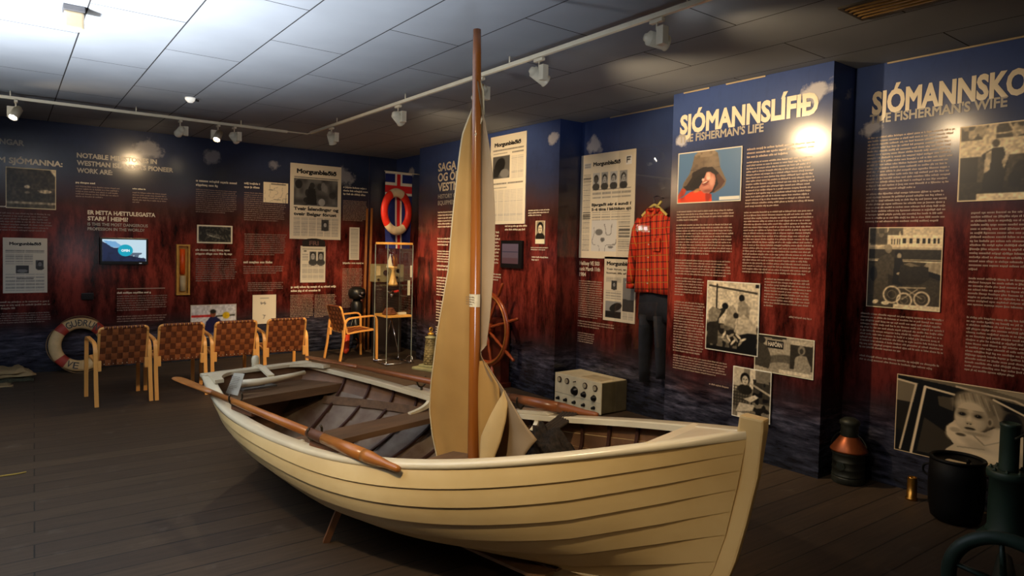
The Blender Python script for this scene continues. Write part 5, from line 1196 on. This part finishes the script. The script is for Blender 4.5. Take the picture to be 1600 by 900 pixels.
# outboard motor
t = empty('outboard_motor', (4.13, 9.24, 0), 0, 'dark outboard motor standing behind the solitary armchair', 'motor')
DM = mat('motor_black', rgb(30, 30, 30), .35, .3)
bm = bmesh.new(); lathe(bm, [(.05, .78), (.11, .80), (.13, .86), (.12, .93), (.07, .97), (.0, .975)], seg=20); build('cowling', bm, DM, t, True)
bm = bmesh.new(); lathe(bm, [(.07, .55), (.09, .58), (.08, .74), (.05, .78)], seg=16); build('engine_block', bm, DM, t, True)
bm = bmesh.new(); tube(bm, [(0, 0, .56), (0, 0, .18)], .032, 12, rb=.05); build('leg_housing', bm, DM, t, True)
bm = bmesh.new(); lathe(bm, [(.0, -.08), (.035, -.05), (.04, .04), (.02, .1), (0, .11)], c=(0, 0, .14), seg=14, axis='y'); build('gearcase', bm, DM, t, True)
for k in range(3):
    a = k*2*PI/3; bm = bmesh.new(); tube(bm, [(0, -.09, .14), (.05*math.cos(a), -.095, .14+.05*math.sin(a)), (.09*math.cos(a), -.08, .14+.09*math.sin(a))], [.012, .03, .012], 8, rb=[.006, .004, .003]); build('propeller_blade', bm, mat('bronze', rgb(140, 85, 35), .35, .6), t, True)
bm = bmesh.new(); tube(bm, [(-.02, -.1, .88), (-.06, -.2, .86), (.0, -.22, .83)], .012, 8); lathe(bm, [(.0, -.02), (.03, -.01), (.03, .02), (0, .03)], c=(.02, -.14, .88), seg=12); build('tiller_handle', bm, CH, t, True)
bm = bmesh.new(); tube(bm, [(-.14, .1, 0), (0, .06, .6)], .014, 8); tube(bm, [(.14, .1, 0), (0, .06, .6)], .014, 8); tube(bm, [(0, -.16, 0), (0, .04, .6)], .014, 8); build('stand_legs', bm, DM, t)
# orange float lying under the chair
t = empty('orange_float', (3.95, 9.18, .0), 0, 'orange tube float leaning on the wall under the solitary armchair', 'float')
bm = bmesh.new(); tube(bm, [(-.06, -.1, .02), (-.04, -.08, .06), (.03, .05, .26), (.05, .08, .30)], [.02, .045, .045, .02], 12); build('float_body', bm, mat('orange_vinyl', rgb(230, 70, 35), .45), t, True)
# lighthouse money box
t = empty('brick_lighthouse_model', (4.385, 7.50, 0), math.radians(20), 'small stone lighthouse model with golden ring on top, on a pale square base', 'model')
BS = mat('pale_stone', rgb(140, 140, 105), .6)
bm = bmesh.new(); box(bm, -.17, -.17, 0, .17, .17, .035); build('base_plate', bm, BS, t, bevel=.01)
bm = bmesh.new(); box(bm, -.11, -.11, .035, .11, .11, .065); build('plinth', bm, BS, t, bevel=.01)
bm = bmesh.new(); nb = 11
lathe(bm, [(.085, .06), (.058, .40)], seg=24)
for r_ in range(nb):
    z = .075+r_*.030; R_ = .086-.027*(z-.06)/.34; n_ = 9
    for k in range(n_):
        a0 = 2*PI*(k+.5*(r_ % 2))/n_; c = [(R_*math.cos(a0+da), R_*math.sin(a0+da)) for da in (.05, .25, .42, .60)]; c2 = [(1.1*x, 1.1*y) for x, y in c]
        va = [bm.verts.new((x, y, z)) for x, y in c2]+[bm.verts.new((x, y, z)) for x, y in c[::-1]]; vb = [bm.verts.new((v.co.x, v.co.y, z+.023)) for v in va]
        bm.faces.new(va); bm.faces.new(vb[::-1])
        for i in range(8): bm.faces.new((va[i], vb[i], vb[(i+1) % 8], va[(i+1) % 8]))
build('stone_tower', bm, mat('mottled_stone', rgb(138, 124, 84), .6, noise=.3), t)
bm = bmesh.new(); lathe(bm, [(.07, .40), (.075, .42), (.03, .435), (.028, .45), (.0, .455)], seg=20); build('gallery', bm, BS, t, True)
GO = mat('gold_metal', rgb(225, 175, 75), .3, .7)
bm = bmesh.new(); lathe(bm, [(.02, .44), (.045, .455), (.03, .475), (.0, .48)], seg=16); torus(bm, (0, 0, .515), .026, .009, 20, 8, 'y'); build('ring_top', bm, GO, t, True)

# ------------------------------------------------------------------ ship's wheel
t = empty('ship_helm', (4.40, 6.27, 0), 0, 'varnished wooden ship wheel on a dark pedestal, partly hidden by the sail', 'helm')
WW = mat('red_varnished_wood', rgb(150, 66, 30), .25, noise=.12, coat=.3); WD = mat('dark_varnished_wood', rgb(78, 28, 18), .35)
cz = .665
bm = bmesh.new(); torus(bm, (0, 0, cz), .40, .036, 64, 10, 'x', ry=.024); build('rim', bm, WW, t)
bm = bmesh.new(); torus(bm, (-.024, 0, cz), .40, .012, 64, 6, 'x'); build('rim_moulding', bm, mat('brass_inlay', rgb(190, 120, 60), .3, .5), t)
bm = bmesh.new(); lathe(bm, [(.0, -.05), (.06, -.045), (.085, -.03), (.085, .05), (.05, .06)], c=(0, 0, cz), seg=24, axis='x'); build('hub', bm, WW, t, True)
for k in range(8):
    a = PI-math.radians(16)-k*PI/4; u_ = Vector((0, math.cos(a), math.sin(a))); bm = bmesh.new()
    prof = [(.07, .012), (.12, .016), (.15, .022), (.19, .014), (.25, .020), (.31, .014), (.37, .018), (.44, .012), (.455, .019), (.50, .020), (.56, .016), (.60, .019), (.615, .010)]
    tube(bm, [u_*s+Vector((-.0, 0, cz)) for s, _ in prof], [r for _, r in prof], 12); build('spoke', bm, WW, t, True)
bm = bmesh.new(); tube(bm, [(.0, 0, cz), (.15, 0, cz)], .03, 12); build('axle', bm, GO, t)
bm = bmesh.new(); box(bm, .07, -.19, 0, .20, .19, .78); box(bm, .05, -.22, 0, .21, .22, .06); build('pedestal', bm, WD, t, bevel=.01)

# ------------------------------------------------------------------ radio transmitter in the recess
t = empty('ship_radio', (4.555, 4.885, 0), 0, 'beige metal ship radio with dials and black knobs, standing behind the far rail', 'radio')
RB = mat('radio_enamel', rgb(236, 222, 184), .45, noise=.06); RD = mat('radio_side', rgb(92, 84, 62), .5)
bm = bmesh.new(); box(bm, .008, -.335, .012, .36, .335, .312, mi=0); build('cabinet', bm, RD, t, bevel=.006)
bm = bmesh.new(); box(bm, 0, -.34, .01, .012, .34, .318); build('front_panel', bm, RB, t, bevel=.004)
bm = bmesh.new(); box(bm, .01, -.33, .312, .35, .33, .318); build('top_plate', bm, RB, t)
def fy(f): return .34-.68*f
for f_ in (.11, .28, .67, .88):
    bm = bmesh.new(); lathe(bm, [(.030, 0), (.030, -.010), (.024, -.012)], c=(0, fy(f_), .255), seg=20, axis='x'); d_ = build('dial', bm, mat('dial_rim', rgb(60, 40, 30), .4, .4), t, True)
    bm = bmesh.new(); lathe(bm, [(.023, -.012), (.022, -.0135)], c=(0, fy(f_), .255), seg=20, axis='x'); build('dial_face', bm, mat('dial_face', rgb(190, 175, 140), .4), d_)
for f_, z_, r_ in ((.45, .175, .042), (.65, .165, .028), (.86, .155, .028), (.09, .06, .017), (.26, .06, .017), (.45, .06, .017), (.65, .06, .017), (.86, .06, .017), (.46, .27, .006)):
    bm = bmesh.new(); lathe(bm, [(r_*1.1, 0), (r_*1.1, -.006), (r_*.8, -.010), (r_*.75, -.032), (r_*.5, -.036), (0, -.036)], c=(0, fy(f_), z_), seg=20, axis='x'); build('knob', bm, BLACKP, t, True)
bm = bmesh.new(); box(bm, -.003, -.33, .118, .0, -.335+.67, .1185); build('panel_line', bm, RD, t)
for y in (-.3, .3):
    for x in (.04, .32):
        bm = bmesh.new(); lathe(bm, [(.015, 0), (.015, .012)], c=(x, y, 0), seg=12); build('foot', bm, BLACKP, t)
bm = bmesh.new(); box(bm, 4.62, 4.62, .319, 4.80, 4.90, .321); tag(build('paper_sheet', bm, mat('cream_paper', rgb(210, 190, 150), .6)), 'sheet of paper lying on top of the beige ship radio', 'paper')

# ------------------------------------------------------------------ hanging clothes in the recess
def plaid():
    m = bpy.data.materials.new('red_plaid'); m.use_nodes = True; nt = m.node_tree; N = nt.nodes; L = nt.links; b = N['Principled BSDF']; b.inputs['Roughness'].default_value = .85
    tc = N.new('ShaderNodeTexCoord'); mp = N.new('ShaderNodeMapping'); mp.inputs['Rotation'].default_value = (0.06, 0, 0); L.new(tc.outputs['Object'], mp.inputs[0]); sp = N.new('ShaderNodeSeparateXYZ'); L.new(mp.outputs[0], sp.inputs[0])
    def stripes(out, per, w, ph=0):
        a = N.new('ShaderNodeMath'); a.operation = 'MULTIPLY_ADD'; a.inputs[1].default_value = 1/per; a.inputs[2].default_value = 10+ph; L.new(out, a.inputs[0])
        f = N.new('ShaderNodeMath'); f.operation = 'FRACT'; L.new(a.outputs[0], f.inputs[0]); c = N.new('ShaderNodeMath'); c.operation = 'LESS_THAN'; c.inputs[1].default_value = w; L.new(f.outputs[0], c.inputs[0]); return c.outputs[0]
    cur = None; base = (*rgb(205, 52, 28), 1)
    for out, per, w, ph, col, f in ((sp.outputs['Y'], .062, .20, 0, rgb(70, 26, 20), .75), (sp.outputs['Z'], .062, .16, 0, rgb(50, 22, 20), .85), (sp.outputs['Y'], .062, .10, .5, rgb(215, 150, 60), .6), (sp.outputs['Z'], .124, .06, .5, rgb(210, 140, 60), .6)):
        mx = N.new('ShaderNodeMix'); mx.data_type = 'RGBA'; s = stripes(out, per, w, ph); g = N.new('ShaderNodeMath'); g.operation = 'MULTIPLY'; g.inputs[1].default_value = f; L.new(s, g.inputs[0]); L.new(g.outputs[0], mx.inputs[0])
        if cur is None: mx.inputs[6].default_value = base
        else: L.new(cur, mx.inputs[6])
        mx.inputs[7].default_value = (*col, 1); cur = mx.outputs[2]
    L.new(cur, b.inputs['Base Color']); return m
def cloth_body(bm, rows, n=28, ph=0.0, amp=.012):
    """closed cloth tube from rows (y centre, z, half width, half depth)"""
    rings = []
    for j, (yc, z, w, d) in enumerate(rows):
        ring = []
        for k in range(n):
            a = 2*PI*k/n; fold = 1+amp/max(d, .02)*math.sin(5*a+ph+.6*j)*.5
            ring.append(bm.verts.new((d*math.sin(a)*fold, yc+w*math.cos(a), z+.006*math.sin(3*a+ph))))
        rings.append(ring)
    for a, b in zip(rings, rings[1:]):
        for k in range(n): bm.faces.new((a[k], a[(k+1) % n], b[(k+1) % n], b[k])).smooth = True
    bm.faces.new(rings[0][::-1]); bm.faces.new(rings[-1])
t = empty('plaid_shirt', (4.80, 4.165, 0), 0, 'red plaid long-sleeved shirt hanging in the recess beside the projecting panel', 'shirt')
PL = plaid()
bm = bmesh.new(); cloth_body(bm, [(0, 1.21, .215, .05), (0, 1.30, .21, .055), (0, 1.45, .205, .055), (0, 1.6, .20, .055), (0, 1.75, .20, .055), (0, 1.86, .19, .05), (0, 1.92, .15, .045), (0, 1.965, .09, .035), (0, 1.985, .06, .03)]); build('shirt_body', bm, PL, t, True)
for s in (1, -1):
    bm = bmesh.new(); pts = [(0, s*.16, 1.90), (0, s*.205, 1.80), (0, s*.235, 1.65), (0, s*.255, 1.50), (0, s*.268, 1.36), (0, s*.272, 1.28)]; tube(bm, pts, [.045, .058, .055, .052, .048, .045], 16, rb=[.04, .045, .042, .04, .038, .035]); sl = build('sleeve', bm, PL, t, True)
    bm = bmesh.new(); tube(bm, [(0, s*.272, 1.285), (0, s*.275, 1.235)], .044, 16, rb=.036); build('cuff', bm, PL, sl, True)
bm = bmesh.new(); tube(bm, [(-.03, .065, 1.985), (-.05, .02, 1.93), (-.052, 0, 1.90)], [.02, .018, .008], 8); tube(bm, [(-.03, -.065, 1.985), (-.05, -.02, 1.93), (-.052, 0, 1.90)], [.02, .018, .008], 8); torus(bm, (0, 0, 1.985), .06, .016, 24, 8, 'z'); build('collar', bm, PL, t, True)
bm = bmesh.new(); box(bm, -.066, -.012, 1.22, -.056, .012, 1.89); build('button_band', bm, PL, t)
bm = bmesh.new()
for z in (1.30, 1.42, 1.54, 1.66, 1.78): lathe(bm, [(.007, 0), (.007, -.004), (0, -.005)], c=(-.066, 0, z), seg=10, axis='x')
build('buttons', bm, mat('white_card', rgb(215, 208, 190), .5), t)
bm = bmesh.new(); box(bm, -.066, -.13, 1.60, -.056, -.045, 1.72); build('chest_pocket', bm, PL, t, bevel=.003)
t = empty('coat_hanger', (4.80, 4.165, 0), 0, 'pale wooden coat hanger with metal hook holding the plaid shirt', 'hanger')
bm = bmesh.new(); ribbon(bm, bez((0, -.15, 1.93), (0, -.03, 2.03), (0, .0, 2.03), 6)+bez((0, .0, 2.03), (0, .03, 2.03), (0, .15, 1.93), 6)[1:], (1, 0, 0), .012, .02); tube(bm, [(0, -.02, 2.0), (.0, -.08, 2.06)], .012, 8); build('hanger_bar', bm, mat('pale_hanger', rgb(205, 190, 110), .4), t)
bm = bmesh.new(); tube(bm, [(0, 0, 2.03), (0, 0, 2.07), (.01, .025, 2.10), (.04, .01, 2.115), (.13, 0, 2.10)], .004, 6); build('hook', bm, CH, t, True)
t = empty('dark_trousers', (4.83, 4.165, 0), 0, 'dark blue work trousers hanging below the plaid shirt', 'trousers')
NV = mat('navy_denim', rgb(28, 34, 48), .85, noise=.25, scale=12)
bm = bmesh.new(); cloth_body(bm, [(0, 1.235, .165, .045), (0, 1.18, .175, .045), (0, 1.05, .185, .045), (0, .95, .185, .04)], ph=1); build('waist', bm, NV, t, True)
for s, zb in ((1, .36), (-1, .42)):
    bm = bmesh.new(); pts = [(0, s*.085, 1.0), (.0, s*.095, .85), (.005, s*.10, .65), (.01, s*.105, .5), (.01, s*.10, zb)]; tube(bm, pts, [.092, .085, .075, .068, .062], 18, rb=[.042, .040, .036, .034, .03]); build('trouser_leg', bm, NV, t, True)
bm = bmesh.new(); tube(bm, [(.0, -.13, 1.22), (.06, -.13, 1.27), (.1, -.13, 1.27)], .004, 6); tube(bm, [(.0, .13, 1.22), (.06, .13, 1.27), (.1, .13, 1.27)], .004, 6); build('hanging_loop', bm, CH, t)

# ------------------------------------------------------------------ right foreground
t = empty('ships_lantern', (4.745, 2.27, 0), 0, 'old copper ship lantern with ringed chimney on the floor between the right panels', 'lantern')
CO = mat('aged_copper', rgb(150, 80, 44), .4, .6, noise=.25); CD = mat('dark_patina', rgb(52, 54, 46), .5, .5, noise=.3); 
bm = bmesh.new(); lathe(bm, [(.10, 0), (.108, .01), (.108, .04), (.104, .05)], seg=28); build('base', bm, CD, t, True)
bm = bmesh.new(); lathe(bm, [(.104, .05), (.109, .055), (.104, .06), (.104, .10), (.108, .105), (.104, .11), (.104, .15), (.108, .155), (.104, .16), (.104, .20), (.112, .205), (.112, .225), (.104, .23)], seg=28); build('body', bm, CD, t, True)
bm = bmesh.new(); lathe(bm, [(.122, .225), (.122, .235), (.06, .325), (.055, .33)], seg=28); build('cone_roof', bm, CO, t, True)
bm = bmesh.new(); lathe(bm, [(.055, .325), (.06, .335), (.055, .345), (.06, .36), (.055, .375), (.06, .39), (.055, .40), (.068, .415), (.066, .435), (.04, .455), (.0, .46)], seg=24); build('chimney', bm, CD, t, True)
bm = bmesh.new(); torus(bm, (0, 0, .23), .128, .005, 24, 6, 'x', a0=0, a1=PI*.9); build('carry_handle', bm, CD, t, True)
bm = bmesh.new(); lathe(bm, [(.03, -.115), (.028, -.10)], c=(0, .0, .13), seg=14, axis='x'); build('lens', bm, mat('dark_lens', rgb(30, 36, 30), .1), t)
t = empty('brass_shell_case', (4.76, 1.857, 0), 0, 'small brass shell casing on the floor below the toddler photo', 'shell casing')
bm = bmesh.new(); lathe(bm, [(.034, 0), (.036, .004), (.036, .014), (.030, .018), (.030, .13), (.027, .145), (.027, .15), (.024, .15), (.024, .02), (.0, .02)], seg=24); build('casing', bm, mat('polished_brass', rgb(196, 140, 60), .25, .9), t, True)
t = empty('iron_kettle', (4.62, 1.555, 0), 0, 'black iron pot with round rim and lid, left of the green pump', 'pot')
IR = mat('black_iron', rgb(7, 7, 7), .6, .2, spec=.25)
bm = bmesh.new(); lathe(bm, [(.10, 0), (.13, .02), (.145, .10), (.15, .25), (.145, .37), (.135, .375), (.13, .36), (.0, .34)], seg=32); build('pot_body', bm, IR, t, True)
bm = bmesh.new(); torus(bm, (0, 0, .378), .140, .012, 40, 8, 'z'); build('pot_rim', bm, IR, t)
bm = bmesh.new(); box(bm, -.07, -.06, .345, .05, .07, .352); build('label_plate', bm, mat('cream_paper', rgb(210, 190, 150), .6), t)
bm = bmesh.new(); lathe(bm, [(.012, .34), (.01, .39), (.016, .40), (0, .41)], c=(-.07, -.08, 0), seg=10); build('knob', bm, IR, t, True)
for s in (-1, 1):
    bm = bmesh.new(); torus(bm, (0, s*.155, .27), .035, .007, 16, 6, 'x'); build('pot_handle', bm, IR, t)
t = empty('green_pump', (4.58, 1.285, 0), 0, 'green painted cast iron pump cylinder with a narrower upper pipe', 'pump')
GN = mat('green_machine_paint', rgb(40, 60, 50), .5, noise=.12)
bm = bmesh.new(); box(bm, -.112, -.112, 0, .112, .112, .03); build('foot_plate', bm, GN, t, bevel=.006)
bm = bmesh.new(); lathe(bm, [(.095, .03), (.1, .035), (.095, .05), (.09, .06), (.09, .34), (.1, .345), (.105, .36), (.105, .385), (.1, .39), (0, .39)], seg=32); build('pump_cylinder', bm, GN, t, True)
bm = bmesh.new(); lathe(bm, [(.052, .385), (.048, .40), (.048, .64), (.052, .645), (.052, .66), (.04, .665), (.038, .60), (0, .6)], seg=24); build('upper_pipe', bm, GN, t, True)
for k in range(8):
    a = k*PI/4+.2; bm = bmesh.new(); lathe(bm, [(.011, .385), (.011, .398), (.006, .40), (.006, .408), (0, .408)], c=(.082*math.cos(a), .082*math.sin(a), 0), seg=6); build('bolt', bm, GN, t)
bm = bmesh.new(); tube(bm, [(0, -.08, .22), (0, -.15, .22), (-.02, -.19, .22)], .028, 12); lathe(bm, [(.045, 0), (.045, .02)], c=(0, -.15, .21), seg=12); build('side_outlet', bm, GN, t, True)
bm = bmesh.new(); tube(bm, [(-.1, -.055, .60), (-.02, -.075, .62), (0, -.075, .40)], .008, 8); build('lever_rod', bm, CD, t, True)
t = empty('flywheel_engine', (3.33, .93, 0), math.radians(-74), 'dark green machine with spoked flywheel cut by the lower right corner', 'engine')
bm = bmesh.new(); torus(bm, (0, 0, .235), .195, .030, 56, 10, 'y', ry=.028); build('flywheel_rim', bm, GN, t)
bm = bmesh.new(); lathe(bm, [(.0, -.04), (.035, -.04), (.045, -.02), (.045, .04), (.03, .30), (0, .30)], c=(0, 0, .235), seg=20, axis='y'); build('hub', bm, GN, t, True)
for k in range(5):
    a = k*2*PI/5+.4; bm = bmesh.new(); tube(bm, [(.04*math.cos(a), 0, .235+.04*math.sin(a)), (.17*math.cos(a), 0, .235+.17*math.sin(a))], [.022, .016], 10, rb=[.014, .01]); build('spoke', bm, GN, t, True)
bm = bmesh.new(); box(bm, .02, .07, .0, .34, .40, .05); box(bm, -.03, .12, .05, .26, .32, .22); lathe(bm, [(.085, .22), (.09, .24), (.09, .40), (.07, .42), (0, .43)], c=(.16, .24, 0), seg=20); build('engine_block', bm, GN, t, bevel=0)
bm = bmesh.new(); box(bm, -.12, .10, .0, .02, .30, .04); build('skid', bm, CD, t)

# ------------------------------------------------------------------ left edge of the floor
t = empty('folded_canvas', (-.04, 9.30, 0), math.radians(8), 'heap of folded pale canvas on the floor at the far left', 'canvas')
CV = mat('pale_canvas', rgb(160, 136, 96), .8, noise=.15, scale=9)
R = random.Random(5)
for k, (x0, y0, x1, y1, z0, m_) in enumerate([(-.30, -.26, .24, .22, .0, mat('dull_net', rgb(66, 66, 48), .9, noise=.3, scale=30)), (-.24, -.22, .26, .2, .05, CV), (-.18, -.2, .20, .16, .085, CV), (-.34, -.50, .02, -.24, 0, CV)]):
    bm = bmesh.new(); n = 10; up, dn = [], []
    for j in range(n+1):
        ra, rb2 = [], []
        for i in range(n+1):
            x = x0+(x1-x0)*i/n+.015*math.sin(j*1.3+k); y = y0+(y1-y0)*j/n+.02*math.sin(i*1.1+k*2); e = min(i, n-i, j, n-j)
            h_ = .035+.012*math.sin(i*1.4+k)+.010*math.sin(j*1.9+i*.6) if k != 3 else .012; h_ *= .35 if e == 0 else 1
            ra.append(bm.verts.new((x, y, z0+h_))); rb2.append(bm.verts.new((x, y, z0+.001)))
        up.append(ra); dn.append(rb2)
    for j in range(n):
        for i in range(n): bm.faces.new((up[j][i], up[j][i+1], up[j+1][i+1], up[j+1][i])).smooth = True; bm.faces.new((dn[j][i+1], dn[j][i], dn[j+1][i], dn[j+1][i+1]))
    for i in range(n):
        bm.faces.new((up[0][i], dn[0][i], dn[0][i+1], up[0][i+1])); bm.faces.new((up[n][i+1], dn[n][i+1], dn[n][i], up[n][i])); bm.faces.new((up[i+1][0], dn[i+1][0], dn[i][0], up[i][0])); bm.faces.new((up[i][n], dn[i][n], dn[i+1][n], up[i+1][n]))
    build('canvas_fold', bm, m_, t)
t = empty('yellow_shaving', (.03, 5.53, 0), math.radians(-8), 'thin yellow strip lying on the floorboards at the far left', 'strip')
bm = bmesh.new(); ribbon(bm, [(-.075, -.012, .004), (-.03, -.004, .004), (.02, .0, .004), (.07, .012, .006)], (0, 1, 0), .016, .003); build('strip', bm, mat('yellow_strip', rgb(190, 160, 70), .5), t)

# ------------------------------------------------------------------ glass in front of the recess, and the exit sign it mirrors
bm = bmesh.new(); box(bm, 4.655, 3.832, .02, 4.661, 4.50, 2.94)
tag(build('glass_screen', bm, glass_mat('recess_glass', (.97, .97, .97), .05)), 'clear glass sheet standing in front of the hanging shirt', 'glass')

t = empty('exit_sign', (-1.35, 9.6, 2.07), 0, 'green and white lit exit sign on the back wall, left of the picture', 'exit sign')
bm = bmesh.new(); box(bm, -.21, -.05, -.075, .21, 0, .075); build('sign_case', bm, mat('white_card', rgb(215, 208, 190), .5), t, bevel=.005)
p = Pic(64, 24, (.05, .42, .28), 51); p.rect(.18, .2, .46, .8, (1, 1, 1)); p.rect(.56, .2, .86, .8, (.9, 1, .95)); p.border(.03, (.9, 1, .95))
picture('lit_face', p, Fr((0, -.052, 0), (1, 0, 0), (0, -1, 0)), -.20, -.065, .20, .065, attr_mat('exit_face', .3, emit=14), t, .001, 0)
